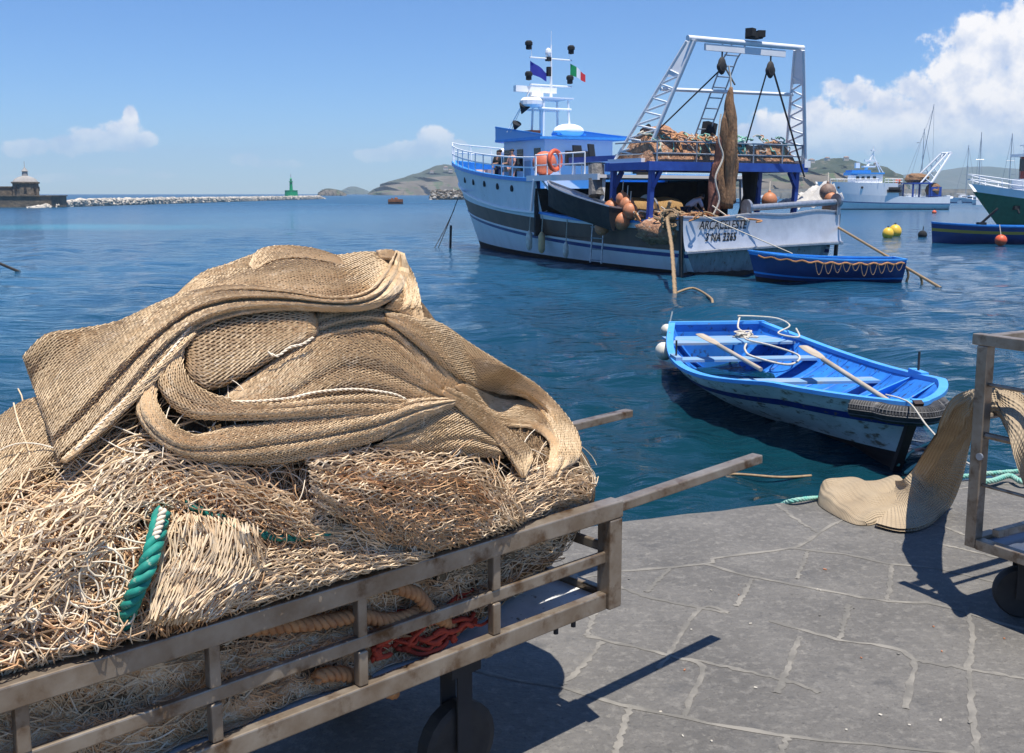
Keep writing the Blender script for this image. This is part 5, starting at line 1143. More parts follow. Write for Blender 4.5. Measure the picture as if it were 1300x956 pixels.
def lattice(G, cell=(.017, .0085), r=.0012, jit=.0005, seed=1, out=None, cpow=1., keep=1., warp=0.):
    rg = np.random.default_rng(seed)
    Ls = np.linalg.norm(np.diff(G[:, G.shape[1] // 2], axis=0), axis=1).sum(); wd = np.linalg.norm(np.diff(G, axis=1), axis=2).sum(1); Lc = np.percentile(wd, 75)
    nS = max(int(Ls / cell[0] * 2), 4); nC = max(int(Lc / cell[1] * 2), 4)
    I, J = np.meshgrid(np.arange(nS + 1), np.arange(nC + 1), indexing='ij')
    S = np.clip(I / nS + rg.normal(0, .10 / nS, I.shape), 0, 1); Cc = np.clip(J / nC + rg.normal(0, .08 / nC, I.shape) + .25 * np.sin(I * .09 + seed) / nC, 0, 1)
    if warp: S = np.clip(S + warp * fbm(I / nS, J / nC, seed + 90, 4, 5.), 0, 1); Cc = np.clip(Cc + warp * 1.6 * fbm(I / nS, J / nC, seed + 91, 5, 6.), 0, 1)
    P = samp(G, S, Cc); O = samp(out, S, Cc); P = P + O * (warp * .25 * np.abs(fbm(I / nS, J / nC, seed + 92, 5, 12.)))[..., None]
    P = P + O * .0035 + rg.normal(0, jit, P.shape)
    i, j = np.where(((I + J) % 2 == 0) & (I < nS)); e0, e1 = [], []
    for dj in (-1, 1):
        ok = (j + dj >= 0) & (j + dj <= nC); e0.append(P[i[ok], j[ok]]); e1.append(P[i[ok] + 1, j[ok] + dj])
    a, b = np.concatenate(e0), np.concatenate(e1)
    if keep < 1: k = rg.random(len(a)) < keep; a, b = a[k], b[k]
    return prisms(a, b, r)
def fold_grid(Pf, Pb, lift, thick, pleats, pa, ns, nc, seed, prof=2.6, lump=.0025, tof=None):
    """two px edges -> front grid, back grid, outward directions"""
    A = smooth_path(Pf, ns); B = smooth_path(Pb, ns); c = np.linspace(0, 1, nc)[None, :, None]; px = A[:, None] * (1 - c) + B[:, None] * c
    cc = np.linspace(0, 1, nc)[None, :]; s = np.linspace(0, 1, ns)[:, None]
    b = np.clip(1 - np.abs(2 * cc - 1) ** prof, 0, 1) ** .5
    endt = np.clip(np.minimum(s, 1 - s) * 9, 0, 1) ** .5
    disp = thick * b * (.35 + .65 * endt)
    rg = np.random.default_rng(seed); ph = rg.uniform(0, 6)
    if pleats:
        wob = .25 * np.sin(s * 4 + ph) + .12 * np.sin(s * 9.3 + ph * 2); w_ = np.sqrt(np.sin(math.pi * (pleats * (cc + .10 * np.sin(s * 3.1 + ph) * b) + wob)) ** 2 + .03)
        disp = disp + 1.6 * pa * (w_ - .62) * b * (.55 + .45 * np.sin(s * 5.1 + ph * 3 + cc * 4)) * 1.6
        w2 = np.sin(2 * math.pi * (pleats * 2.7 * cc + wob * 2.3 + 1.7)); disp = disp + pa * .05 * w2 * b
    disp = disp + lump * fbm(s * 1.0 + 0 * cc, cc * .35 + 0 * s, seed, 4, 7.) * b
    W = surf(px[..., 0], px[..., 1]); D = rays(px[..., 0], px[..., 1]); D = D / np.linalg.norm(D, axis=-1, keepdims=True)
    base = lift if not callable(lift) else lift(s) * np.ones_like(cc)
    Ff = keepin(W - D * (base + disp)[..., None]); Bk = keepin(W - D * (base - thick * .55 * b)[..., None])
    return Ff, Bk, -D
def cloth_fold(name, parent, Pf, Pb, lift=.02, thick=.035, pleats=3, pa=.012, ns=180, nc=90, seed=1, cell=(.017, .0085), r=.0013, m='twine', mi='twine_in', prof=2.6, lump=.0025, warp=0., under=True, keep=1., jit=.0005):
    Ff, Bk, O = fold_grid(Pf, Pb, lift, thick, pleats, pa, ns, nc, seed, prof, lump)
    V, Fq = lattice(Ff, cell, r, jit, seed, O, keep=keep, warp=warp)
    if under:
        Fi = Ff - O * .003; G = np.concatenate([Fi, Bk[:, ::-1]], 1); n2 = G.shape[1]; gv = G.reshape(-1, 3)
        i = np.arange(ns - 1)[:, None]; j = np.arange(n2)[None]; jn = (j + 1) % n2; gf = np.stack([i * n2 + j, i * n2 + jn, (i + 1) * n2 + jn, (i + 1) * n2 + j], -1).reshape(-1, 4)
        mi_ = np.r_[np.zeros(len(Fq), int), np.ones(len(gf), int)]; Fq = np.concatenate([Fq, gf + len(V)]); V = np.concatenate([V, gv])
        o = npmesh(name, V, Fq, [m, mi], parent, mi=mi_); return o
    return npmesh(name, V, Fq, [m], parent)
def pxrope(path, lift, R0, r, pitch, name, m, parent=None, strands=3, steps=120, mats=None):
    P = smooth_path(path, 60); W = surf(P[:, 0], P[:, 1]); D = rays(P[:, 0], P[:, 1]); D /= np.linalg.norm(D, axis=1)[:, None]; l = np.interp(np.linspace(0, 1, 60), np.linspace(0, 1, len(lift)), lift) if hasattr(lift, '__len__') else lift
    W = W - D * (np.asarray(l) * np.ones(60))[:, None]
    k = np.ones(5) / 5
    Wp = np.stack([np.convolve(np.pad(W[:, i], 2, 'edge'), k, 'valid') for i in range(3)], 1)
    return twisted(Wp, R0, r, strands, pitch, 5, steps).build(name, m, parent, smooth='all')
# --- beige trawl net, fold over fold
net = thing('trawl_net', 'huge beige trawl net folded in thick pleated bands on top of the heaped cart', 'fishing net', tuple(cart(-.7, .4, .45)))
NP = bpy.data.objects.new('x', None)   # placeholder, replaced below
bpy.data.objects.remove(NP)
net.location = (0, 0, 0)
FOLDS = [
 # back layers first (front edge px, back edge px, lift, thick, pleats, pleat depth, cell)
 dict(A=[(-60,585),(-20,545),(10,520),(40,505),(90,500)], B=[(-60,690),(-20,662),(30,625),(80,590),(150,540)], lift=.0, thick=.05, pleats=3, pa=.010, seed=3, cell=(.014,.010)),
 dict(A=[(400,392),(450,385),(500,392),(535,415),(565,450),(600,500)], B=[(395,445),(440,440),(480,445),(515,470),(545,500),(580,525)], lift=.0, thick=.04, pleats=4, pa=.016, seed=4),
 dict(A=[(190,452),(150,492),(120,528),(92,562)], B=[(215,560),(170,560),(130,575),(95,592)], lift=-.02, thick=.02, pleats=3, pa=.01, seed=40, m='twine_b'),
 dict(A=[(280,505),(335,465),(390,425),(440,408),(490,418),(535,455),(585,512)], B=[(285,530),(340,525),(395,515),(440,512),(490,518),(540,522),(590,522)], lift=.0, thick=.060, pleats=3, pa=.010, seed=5, cell=(.018,.009), nc=100),
 dict(A=[(196,402),(250,350),(290,334),(322,322),(350,316),(390,314),(425,323),(465,319),(498,322)], B=[(190,430),(250,392),(300,372),(340,372),(380,376),(420,386),(450,386),(480,376),(500,350)], lift=.02, thick=.05, pleats=2, pa=.010, seed=6, cell=(.019,.010), nc=90),
 dict(A=[(316,336),(328,317),(358,311),(400,315),(432,326)], B=[(322,344),(350,330),(380,327),(408,331),(440,338)], lift=.065, thick=.022, pleats=1, pa=.004, seed=7),
 dict(A=[(232,418),(268,402),(310,394),(355,388),(392,392),(404,408)], B=[(236,478),(262,496),(300,484),(345,458),(380,440),(404,424)], lift=.02, thick=.055, pleats=0, pa=.0, seed=8, cell=(.026,.013), r=.0017, prof=3.),
 dict(A=[(28,452),(58,424),(100,417),(150,407),(200,384),(250,366),(300,361),(360,366),(420,376),(462,370),(487,345),(503,318)], B=[(74,584),(112,552),(158,505),(205,455),(250,420),(300,402),(360,395),(420,396),(470,393),(503,376),(520,350),(513,322)], lift=.055, thick=.055, pleats=3, pa=.026, seed=9, ns=320, nc=140, cell=(.021,.0100), r=.0012, prof=4.),
 dict(A=[(242,404),(196,452),(152,498),(112,548),(76,585)], B=[(250,424),(208,474),(162,520),(118,560),(84,588)], lift=.075, thick=.025, pleats=2, pa=.006, seed=10),
 dict(A=[(478,318),(500,318),(518,335),(530,362),(536,392)], B=[(482,330),(496,332),(506,350),(512,378),(505,394)], lift=.045, thick=.035, pleats=3, pa=.008, seed=11),
 dict(A=[(505,366),(525,372),(535,392),(540,412)], B=[(488,392),(505,396),(520,404),(530,415)], lift=.035, thick=.03, pleats=2, pa=.006, seed=12),
 # coil in the middle
 dict(A=[(240,416),(236,440),(234,466),(252,490),(296,507),(356,511),(420,503),(480,500),(540,512)], B=[(216,420),(199,452),(199,486),(214,512),(240,530),(290,534),(350,534),(420,531),(500,532),(560,522)], lift=.055, thick=.035, pleats=2, pa=.009, seed=13, ns=220, cell=(.017,.009)),
 dict(A=[(203,478),(200,510),(220,538),(250,551),(290,541),(330,536),(372,529),(420,526),(480,515),(530,505),(582,505)], B=[(186,470),(172,515),(186,548),(219,574),(256,586),(311,590),(362,588),(420,575),(480,560),(530,536),(585,512)], lift=.05, thick=.045, pleats=3, pa=.010, seed=14, ns=240, nc=90, cell=(.015,.0085)),
 dict(A=[(490,560),(520,530),(555,508),(600,512),(630,545)], B=[(470,568),(520,575),(560,576),(600,580),(640,582)], lift=.02, thick=.045, pleats=4, pa=.012, seed=15, cell=(.014,.010)),
 # right shoulder
 dict(A=[(600,470),(650,485),(700,520),(722,560),(715,600)], B=[(585,520),(620,545),(640,575),(655,600),(680,612)], lift=-.01, thick=.03, pleats=3, pa=.012, seed=16, m='twine_b', cell=(.02,.012), jit=.003),
 dict(A=[(592,486),(634,506),(678,510),(712,534),(726,575),(712,606)], B=[(576,490),(610,525),(642,541),(676,545),(698,566),(690,606)], lift=.03, thick=.035, pleats=2, pa=.009, seed=17, cell=(.022,.011), r=.0013),
 dict(A=[(488,396),(520,399),(560,410),(600,437),(640,462),(682,488),(714,520),(735,552),(737,580),(718,596)], B=[(492,410),(520,432),(556,462),(592,486),(632,500),(664,505),(690,528),(704,560),(702,585),(700,600)], lift=.03, thick=.055, pleats=2, pa=.008, seed=18, ns=200, nc=90, cell=(.023,.0115), r=.0013),
 dict(A=[(566,490),(600,506),(628,530),(660,556),(677,576),(668,606)], B=[(560,500),(590,526),(620,550),(643,578),(656,598),(662,606)], lift=.055, thick=.03, pleats=2, pa=.008, seed=19, cell=(.021,.010), r=.0013),
]
for f in FOLDS:
    A, B = f.pop('A'), f.pop('B'); cloth_fold('net_fold', net, A, B, **f)
pxrope([(244,412),(205,460),(160,506),(120,545),(95,572)], .104, .0016, .0018, .025, 'lacing_cord', ['twine_w'], net, 2, 110)
pxrope([(292,510),(330,509),(370,505),(400,498),(450,494),(500,500),(516,508)], .078, .0016, .0018, .025, 'lacing_cord', ['twine_w'], net, 2, 110)
pxrope([(340,447),(352,452),(368,441),(384,437),(398,428)], .086, .0017, .0019, .025, 'lacing_cord', ['twine_w'], net, 2, 60)
# --- the loose cream net underneath
loose = thing('tangled_net', 'tangled heap of cream and orange netting filling the cart under the beige net', 'fishing net')
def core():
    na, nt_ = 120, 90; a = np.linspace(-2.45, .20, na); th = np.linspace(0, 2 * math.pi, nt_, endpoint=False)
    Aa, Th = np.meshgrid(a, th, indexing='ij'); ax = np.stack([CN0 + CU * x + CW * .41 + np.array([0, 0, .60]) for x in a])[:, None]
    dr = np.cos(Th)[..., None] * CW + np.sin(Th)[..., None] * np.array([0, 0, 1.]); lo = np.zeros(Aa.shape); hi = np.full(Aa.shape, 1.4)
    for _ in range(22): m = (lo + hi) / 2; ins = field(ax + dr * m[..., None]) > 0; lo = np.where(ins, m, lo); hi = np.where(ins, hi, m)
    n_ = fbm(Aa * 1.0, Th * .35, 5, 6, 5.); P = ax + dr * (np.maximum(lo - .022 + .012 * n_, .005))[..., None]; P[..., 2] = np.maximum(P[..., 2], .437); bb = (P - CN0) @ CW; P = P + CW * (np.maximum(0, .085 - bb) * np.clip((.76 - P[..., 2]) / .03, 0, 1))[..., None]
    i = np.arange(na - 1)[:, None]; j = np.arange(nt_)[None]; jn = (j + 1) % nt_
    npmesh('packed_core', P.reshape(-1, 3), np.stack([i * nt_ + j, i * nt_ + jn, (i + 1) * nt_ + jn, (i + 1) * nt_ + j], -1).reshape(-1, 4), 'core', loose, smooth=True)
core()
DRAPES = [
 dict(A=[(-60,700),(0,650),(60,612),(110,584),(190,548)], B=[(-60,780),(20,715),(70,672),(120,635),(170,600)], lift=.0, thick=.03, pleats=3, pa=.012, seed=21, cell=(.040,.013), r=.0019, m='twine'),
 dict(A=[(84,640),(130,585),(185,562),(250,572),(330,600)], B=[(110,680),(150,650),(200,632),(260,625),(330,640)], lift=.01, thick=.035, pleats=2, pa=.012, seed=22, cell=(.034,.018), r=.0019, m='twine_w', jit=.004, mi='core'),
 dict(A=[(240,590),(300,598),(350,625),(400,655),(450,668)], B=[(235,612),(290,640),(340,668),(390,690),(440,690)], lift=.02, thick=.035, pleats=3, pa=.012, seed=23, cell=(.034,.011), r=.0018, m='twine'),
 dict(A=[(214,655),(204,690),(192,735),(176,795)], B=[(325,668),(335,700),(318,740),(268,790)], lift=.02, thick=.05, pleats=5, pa=.012, seed=24, cell=(.055,.0085), r=.0015, m='twine_c', jit=.003, mi='twine_in'),
 dict(A=[(385,575),(450,566),(540,568),(610,582),(650,622),(672,668)], B=[(440,650),(480,668),(520,668),(570,700),(610,720),(650,705)], lift=.01, thick=.055, pleats=3, pa=.012, seed=25, cell=(.034,.0125), r=.0014, m='twine_c', jit=.004, mi='core'),
 dict(A=[(640,600),(690,585),(726,588),(756,612),(775,640)], B=[(640,690),(690,672),(722,660),(752,656),(772,650)], lift=.0, thick=.04, pleats=2, pa=.01, seed=26, cell=(.040,.010), r=.0013, m='twine_c', jit=.004, mi='core'),
 dict(A=[(560,700),(620,690),(680,672),(730,668)], B=[(590,760),(640,742),(690,722),(712,705)], lift=-.03, thick=.04, pleats=2, pa=.01, seed=27, cell=(.04,.014), r=.0014, m='twine_c', jit=.004, mi='core'),
 dict(A=[(390,640),(420,610),(470,625),(495,665)], B=[(400,700),(430,700),(460,702),(490,705)], lift=.02, thick=.035, pleats=3, pa=.01, seed=28, cell=(.05,.010), r=.0018, m='twine_c', jit=.003, mi='twine_in'),
 dict(A=[(70,650),(110,640),(150,650),(190,690)], B=[(60,700),(100,720),(140,740),(180,760)], lift=.0, thick=.03, pleats=3, pa=.012, seed=29, cell=(.04,.014), r=.0018, m='twine_o', jit=.004, mi='core'),
]
DRAPES += [
 dict(A=[(-60,850),(100,800),(300,735),(450,685),(600,640),(740,600)], B=[(-60,935),(100,868),(300,800),(450,748),(600,700),(768,648)], lift=.0, thick=.035, pleats=3, pa=.012, seed=57, cell=(.022,.013), r=.0014, m='twine_c', jit=.003, mi='twine_in'),
 dict(A=[(-60,690),(0,670),(60,660),(110,660)], B=[(-60,800),(20,800),(80,800),(130,790)], lift=-.01, thick=.05, pleats=3, pa=.015, seed=51, cell=(.05,.020), r=.0021, m='twine_c', jit=.006, mi='core'),
 dict(A=[(-60,780),(20,770),(90,770),(160,780)], B=[(-60,900),(20,880),(110,860),(180,830)], lift=-.01, thick=.05, pleats=3, pa=.015, seed=52, cell=(.05,.022), r=.0022, m='twine_o', jit=.006, mi='core'),
 dict(A=[(320,690),(380,690),(450,690),(560,710)], B=[(260,800),(360,775),(450,745),(570,715)], lift=-.01, thick=.045, pleats=4, pa=.012, seed=53, cell=(.045,.018), r=.0020, m='twine_c', jit=.005, mi='core'),
 dict(A=[(520,655),(560,640),(620,650),(680,660)], B=[(560,740),(600,725),(650,710),(700,690)], lift=.0, thick=.05, pleats=3, pa=.012, seed=54, cell=(.045,.010), r=.0014, m='twine_c', jit=.004, mi='twine_in'),
 dict(A=[(-60,880),(60,850),(180,820),(300,790)], B=[(-60,1000),(60,1000),(180,960),(320,900)], lift=-.05, thick=.04, pleats=3, pa=.012, seed=56, cell=(.05,.020), r=.0020, m='twine_c', jit=.005, mi='core'),
 dict(A=[(300,810),(400,775),(500,750),(600,725)], B=[(300,900),(400,870),(500,830),(620,780)], lift=-.06, thick=.04, pleats=3, pa=.012, seed=55, cell=(.05,.020), r=.0020, m='twine_o', jit=.005, mi='core'),
]
DRAPES += [
 dict(A=[(100,620),(150,582),(200,566),(260,576),(330,604),(400,640)], B=[(120,700),(165,668),(205,650),(260,648),(330,668),(400,690)], lift=.045, thick=.03, pleats=3, pa=.012, seed=61, cell=(.030,.015), r=.0015, m='twine_c', jit=.003, under=False),
 dict(A=[(385,578),(450,568),(540,570),(610,584),(652,622),(680,672)], B=[(400,640),(450,668),(510,685),(560,705),(610,712),(650,700)], lift=.045, thick=.05, pleats=4, pa=.014, seed=62, cell=(.032,.013), r=.0015, m='twine_c', jit=.003, under=False),
 dict(A=[(400,600),(460,584),(530,584),(600,602),(640,640)], B=[(440,660),(480,684),(520,692),(560,700),(600,700)], lift=.06, thick=.04, pleats=3, pa=.012, seed=63, cell=(.034,.014), r=.0014, m='twine_o', jit=.003, under=False),
 dict(A=[(640,604),(690,590),(728,592),(754,614),(768,640)], B=[(620,700),(670,684),(712,668),(745,656),(764,648)], lift=.02, thick=.035, pleats=3, pa=.01, seed=64, cell=(.036,.011), r=.0014, m='twine_c', jit=.003, under=False),
 dict(A=[(216,650),(206,690),(196,735),(180,795)], B=[(330,662),(340,700),(322,745),(270,788)], lift=.065, thick=.05, pleats=6, pa=.014, seed=65, cell=(.050,.009), r=.0015, m='twine_c', jit=.002, under=False),
 dict(A=[(-60,700),(0,660),(60,630),(110,610)], B=[(-60,830),(30,790),(100,740),(160,690)], lift=.04, thick=.05, pleats=3, pa=.015, seed=66, cell=(.044,.020), r=.0020, m='twine_c', jit=.005, under=False),
 dict(A=[(300,700),(380,690),(450,694),(560,704)], B=[(250,800),(360,765),(450,735),(570,705)], lift=.03, thick=.045, pleats=4, pa=.012, seed=67, cell=(.036,.015), r=.0016, m='twine_c', jit=.003, under=False),
]
for f in DRAPES:
    A, B = f.pop('A'), f.pop('B'); f['warp'] = .05; cloth_fold('net_panel', loose, A, B, **f)
def tangle(name, n, poly, m, seed, step=5.5, K=26, curl=.20, lift=(.0, .05), r=(.0011, .0021), heading=None, hs=1.0, parent=loose):
    rg = np.random.default_rng(seed); poly = np.asarray(poly, float); x0, y0 = poly.min(0); x1, y1 = poly.max(0); X = []
    while len(X) < n:
        p = rg.uniform((x0, y0), (x1, y1), (n * 2, 2)); ins = np.zeros(len(p), bool); j = len(poly) - 1
        for i in range(len(poly)):
            c = ((poly[i, 1] > p[:, 1]) != (poly[j, 1] > p[:, 1])) & (p[:, 0] < (poly[j, 0] - poly[i, 0]) * (p[:, 1] - poly[i, 1]) / (poly[j, 1] - poly[i, 1] + 1e-9) + poly[i, 0]); ins ^= c; j = i
        X.extend(p[ins])
    p = np.array(X[:n]); th = (5.0 * fbm(p[:, 0] / 150., p[:, 1] / 150., 77, 3, 2.) + rg.normal(0, .7, n) + math.pi * (rg.random(n) < .5) if heading is None else rg.normal(heading, hs, n)); ka = rg.normal(0, curl, n); Q = np.zeros((n, K, 2)); st = step * rg.uniform(.6, 1.4, n)
    for k in range(K): Q[:, k] = p; th = th + ka; ka = ka * .965 + rg.normal(0, curl * .20, n); p = p + np.stack([np.cos(th), np.sin(th)], 1) * st[:, None]
    hx = np.clip(((Q[..., 0] - MX0) / MST).astype(int), 0, HIT.shape[1] - 1); hy = np.clip(((Q[..., 1] - MY0) / MST).astype(int), 0, HIT.shape[0] - 1); okm = (~HIT[hy, hx]).sum(1) <= 2; Q = Q[okm]; n = len(Q)
    W = surf(Q[..., 0], Q[..., 1]); D = rays(Q[..., 0], Q[..., 1]); D /= np.linalg.norm(D, axis=-1, keepdims=True)
    t = np.linspace(0, 1, K)[None]; l0 = rg.uniform(lift[0], lift[1], n)[:, None]; am = rg.uniform(.004, .022, n)[:, None]
    lf = l0 + am * np.sin(t * rg.uniform(3, 11, n)[:, None] + rg.uniform(0, 6, n)[:, None]) - .02 * (np.abs(2 * t - 1) ** 4)
    W = keepin(W - D * lf[..., None])
    # keep the strands from leaving the heap at its outline
    V, Fq = polytubes(W, rg.uniform(r[0], r[1], n)); o = npmesh(name, V, Fq, m, parent, smooth=True); o['kind'] = 'stuff'; return o
LOW = [(-60,700),(60,640),(130,600),(190,580),(300,600),(400,590),(560,590),(660,620),(740,620),(765,650),(560,720),(300,830),(260,1000),(-60,1000)]
tangle('loose_strands', 620, LOW, 'twine_c', 1, lift=(-.01, .030), r=(.0009, .0016))
tangle('loose_strands', 380, LOW, 'twine_o', 2, lift=(-.015, .02), r=(.0009, .0016))
tangle('loose_strands', 330, [(-40,690),(60,650),(170,680),(190,760),(130,830),(0,870),(-60,880)], 'twine_c', 3, step=7, lift=(.0, .06), r=(.0012, .0022), curl=.30)
tangle('loose_strands', 170, [(-40,690),(90,640),(180,700),(150,830),(0,870)], 'twine_o', 33, step=7, lift=(.0, .05), r=(.0012, .0022), curl=.30)
tangle('loose_strands', 90, [(-40,690),(90,640),(180,700),(150,830),(0,870)], 'twine_w', 4, step=8, lift=(.02, .07), r=(.0014, .0024), curl=.3)
tangle('loose_strands', 300, [(185,640),(215,610),(300,625),(400,665),(420,690),(330,680),(230,665)], 'twine_o', 5, step=4, curl=.5, lift=(.03, .07), r=(.0011, .0018))
tangle('loose_strands', 60, [(120,590),(190,565),(260,590),(340,640),(250,650),(150,640)], 'twine_w', 6, step=6, lift=(.03, .07), r=(.0010, .0016))
tangle('loose_strands', 130, [(470,640),(530,640),(560,690),(500,700)], 'twine_w', 7, step=4.5, curl=.42, lift=(.03, .07), r=(.0012, .0018))
tangle('loose_strands', 90, [(380,590),(480,590),(520,640),(400,680)], 'twine_c', 8, step=5, heading=1.2, hs=.5, curl=.2, lift=(.0, .05), r=(.0011, .0017))
tangle('loose_strands', 150, [(290,720),(560,640),(720,600),(750,640),(560,705),(300,790)], 'twine_c', 9, step=5, heading=1.3, hs=.6, curl=.25, lift=(.0, .06), r=(.0011, .0018))
tangle('loose_strands', 160, [(200,680),(330,680),(320,740),(230,800),(180,790)], 'twine_o', 10, step=5, heading=1.75, hs=.25, curl=.08, lift=(.03, .075), r=(.0012, .0019))
tangle('loose_strands', 60, [(430,570),(560,570),(660,620),(670,680),(560,700),(480,650)], 'twine_o', 12, step=6, heading=.75, hs=.4, curl=.15, lift=(.03, .07), r=(.0011, .0018))
tangle('loose_strands', 110, [(650,640),(690,600),(740,600),(768,640),(700,670)], 'twine_w', 13, step=4, heading=2.2, hs=.6, curl=.2, lift=(.0, .04), r=(.0010, .0016))
tangle('loose_strands', 200, [(300,690),(420,655),(480,700),(440,740),(300,790)], 'twine_c', 14, step=5, heading=1.4, hs=.8, curl=.45, lift=(.02, .06), r=(.0013, .0020))
tangle('loose_strands', 1500, [(-60,900),(250,800),(420,770),(600,735),(690,690),(680,715),(620,780),(480,880),(300,960),(200,1000),(-60,1000)], 'twine_o', 15, step=6, lift=(-.05, .02), r=(.0013, .0022), curl=.3)
tangle('loose_strands', 750, [(-60,900),(250,800),(420,770),(600,740),(680,700),(620,765),(480,880),(300,960),(-60,1000)], 'twine_c', 16, step=6, lift=(-.03, .03), r=(.0012, .0020), curl=.3)
tangle('loose_strands', 420, [(-60,850),(300,745),(600,650),(755,600),(768,636),(600,700),(300,800),(-60,930)], 'twine_c', 18, step=5, heading=1.4, hs=.8, curl=.25, lift=(-.005, .035), r=(.0011, .0018))
tangle('loose_strands', 110, [(30,560),(140,560),(180,560),(60,640),(-40,690),(-60,640)], 'twine', 17, step=7, heading=-.55, hs=.15, curl=.05, lift=(.0, .05), r=(.0012, .0018))
# ropes lying in the cart
tr_ = pxrope([(205,650),(202,665),(196,690),(186,722),(172,752),(162,778),(155,796)], [.07, .10, .115, .115, .10, .07, .02], .0095, .0100, .075, 'green_rope', 'ropeg', None, 3, 110)
tag(tr_, 'thick bright green laid rope hanging down the front of the tangled net', 'rope')
wr = pxrope([(207,646),(203,664),(197,684)], .12, .004, .0045, .02, 'whipping', 'twine_w', tr_, 2, 50)
tag(pxrope([(232,640),(262,650),(300,668),(340,680),(380,682),(420,676)], .055, .005, .0055, .05, 'green_rope', 'ropeg', None, 3, 120), 'thinner green rope laced through the orange edge of the tangled net', 'rope')
o_ = pxrope([(290,800),(350,795),(410,790),(455,782),(500,788),(545,770)], -.02, .0095, .0098, .06, 'orange_rope', 'ropeo', None, 3, 110); tag(o_, 'orange-tan laid rope lying behind the middle rail of the net cart', 'rope')
o_ = pxrope([(500,745),(530,755),(545,775),(580,800)], .0, .0095, .0098, .06, 'orange_rope', 'ropeo', None, 3, 80); tag(o_, 'short orange-tan laid rope curling down near the second upright of the cart', 'rope')
o_ = pxrope([(400,860),(430,855),(470,868),(500,880)], -.02, .0095, .0098, .06, 'orange_rope', 'ropeo', None, 3, 80); tag(o_, 'lowest orange-tan laid rope by the bottom rail of the cart', 'rope')
M['redrope'] = mat('red_rope', (.50, .06, .025), (.32, .04, .02), rough=.9, scale=30)
rt = thing('red_rope', 'bundle of red rope jammed in the cart beside its second upright', 'rope'); mb = MB(); rg = random.Random(6)
def bedpt(px, py, z): p = onz(px, py, z); return p
c0 = Vector(cart(-.62, .05, .46))
for k in range(34):
    p = Vector(c0) + Vector(CU) * rg.uniform(-.15, .15) + Vector((0, 0, rg.uniform(0, .08))); pts = [tuple(p)]; a = rg.uniform(0, 6)
    for q in range(7): a += rg.uniform(-.8, .8); p = p + Vector((math.cos(a) * .03, math.sin(a) * .03, rg.uniform(-.012, .014))); p.z = max(p.z, .45); q_ = p - Vector(c0); q_.z = 0; p = p - q_ * max(0, 1 - .20 / max(q_.length, .01)); lb_ = (p - Vector(CN0)).dot(Vector(CW)); p = p + Vector(CW) * (max(0, .026 - lb_) - max(0, lb_ - .06)); pts.append(tuple(p))
    mb.tube(smooth_path(pts, 22), rg.uniform(.004, .008), 5)
mb.build('strand', 'redrope', rt, smooth='all')
# ------------------------------------------------------------------ the cart
def net_cart():
    ct = thing('net_cart', 'low steel-framed cart carrying the net heap, with two square tube handles', 'cart', tuple(CN0), math.atan2(.676, .737)); LN, WD = 2.6, .77
    B = lambda name, *bars: [MB_bars(name, b, ct) for b in [bars]]
    def MB_bars(name, bars, par):
        m = MB()
        for p, q, w_, h_ in bars: m.bar(p, q, w_, h_)
        o = m.build(name, 'cart', par); bv = o.modifiers.new('b', 'BEVEL'); bv.width = .004; bv.segments = 2; return o
    zt, zm, zb_ = .695, .555, .425
    for y, ext in ((0, .74), (WD, .97)):
        MB_bars('top_rail', [((-LN, y, zt), (.03, y, zt), .05, .05)], ct); MB_bars('handle', [((.031, y, zt + .004), (ext, y, zt + .02), .042, .03)], ct)
        MB_bars('middle_rail', [((-LN, y + .002, zm), (.024, y + .002, zm), .018, .034)], ct); MB_bars('bottom_rail', [((-LN, y, zb_), (-.026, y, zb_), .03, .05)], ct)
        for x in ((-.45, -.87, -1.24, -1.62, -2.0, -2.35) if y == 0 else (-.4, -.9, -1.4, -1.9)): MB_bars('upright', [((x, y, zb_ + .026), (x, y, zm - .018), .026, .026), ((x, y, zm + .018), (x, y, zt - .026), .026, .026)], ct)
        MB_bars('corner_post', [((0, y, .40), (0, y, zt - .026), .052, .052)], ct); MB_bars('corner_post', [((-LN + .03, y, .40), (-LN + .03, y, zt - .026), .052, .052)], ct)
    for x in (0, -LN + .03):
        MB_bars('end_rail', [((x, .027, zm + .02), (x, WD - .027, zm + .02), .016, .03)], ct); MB_bars('end_rail', [((x, .027, zb_ + .002), (x, WD - .027, zb_ + .002), .03, .045)], ct)
    m = MB(); m.box((-LN / 2, WD / 2, .424), (LN - .04, WD - .034, .010)); m.build('bed', 'bed', ct)
    for x in (-.45, -1.3, -2.1): MB_bars('cross_member', [((x, .02, .395), (x, WD - .02, .395), .03, .04)], ct)
    for x in (-.5, -2.1):
        for y in (.1, WD - .1):
            m = MB(); m.lathe([(.10, -.025), (.12, -.02), (.12, .02), (.10, .025)], (x, y, .12), 20, axis='y'); w_ = m.build('wheel', 'black', ct)
            m = MB(); m.box((x, y - .035, .22), (.05, .006, .22)); m.box((x, y + .035, .22), (.05, .006, .22)); m.box((x, y, .352), (.1, .09, .04)); m.build('caster_fork', 'dark', ct)
    for x in (-.15, -.22): m = MB(); m.lathe([(.007, .38), (.007, .40)], (x, .0, 0), 8); m.build('bolt', 'dark', ct)
net_cart()
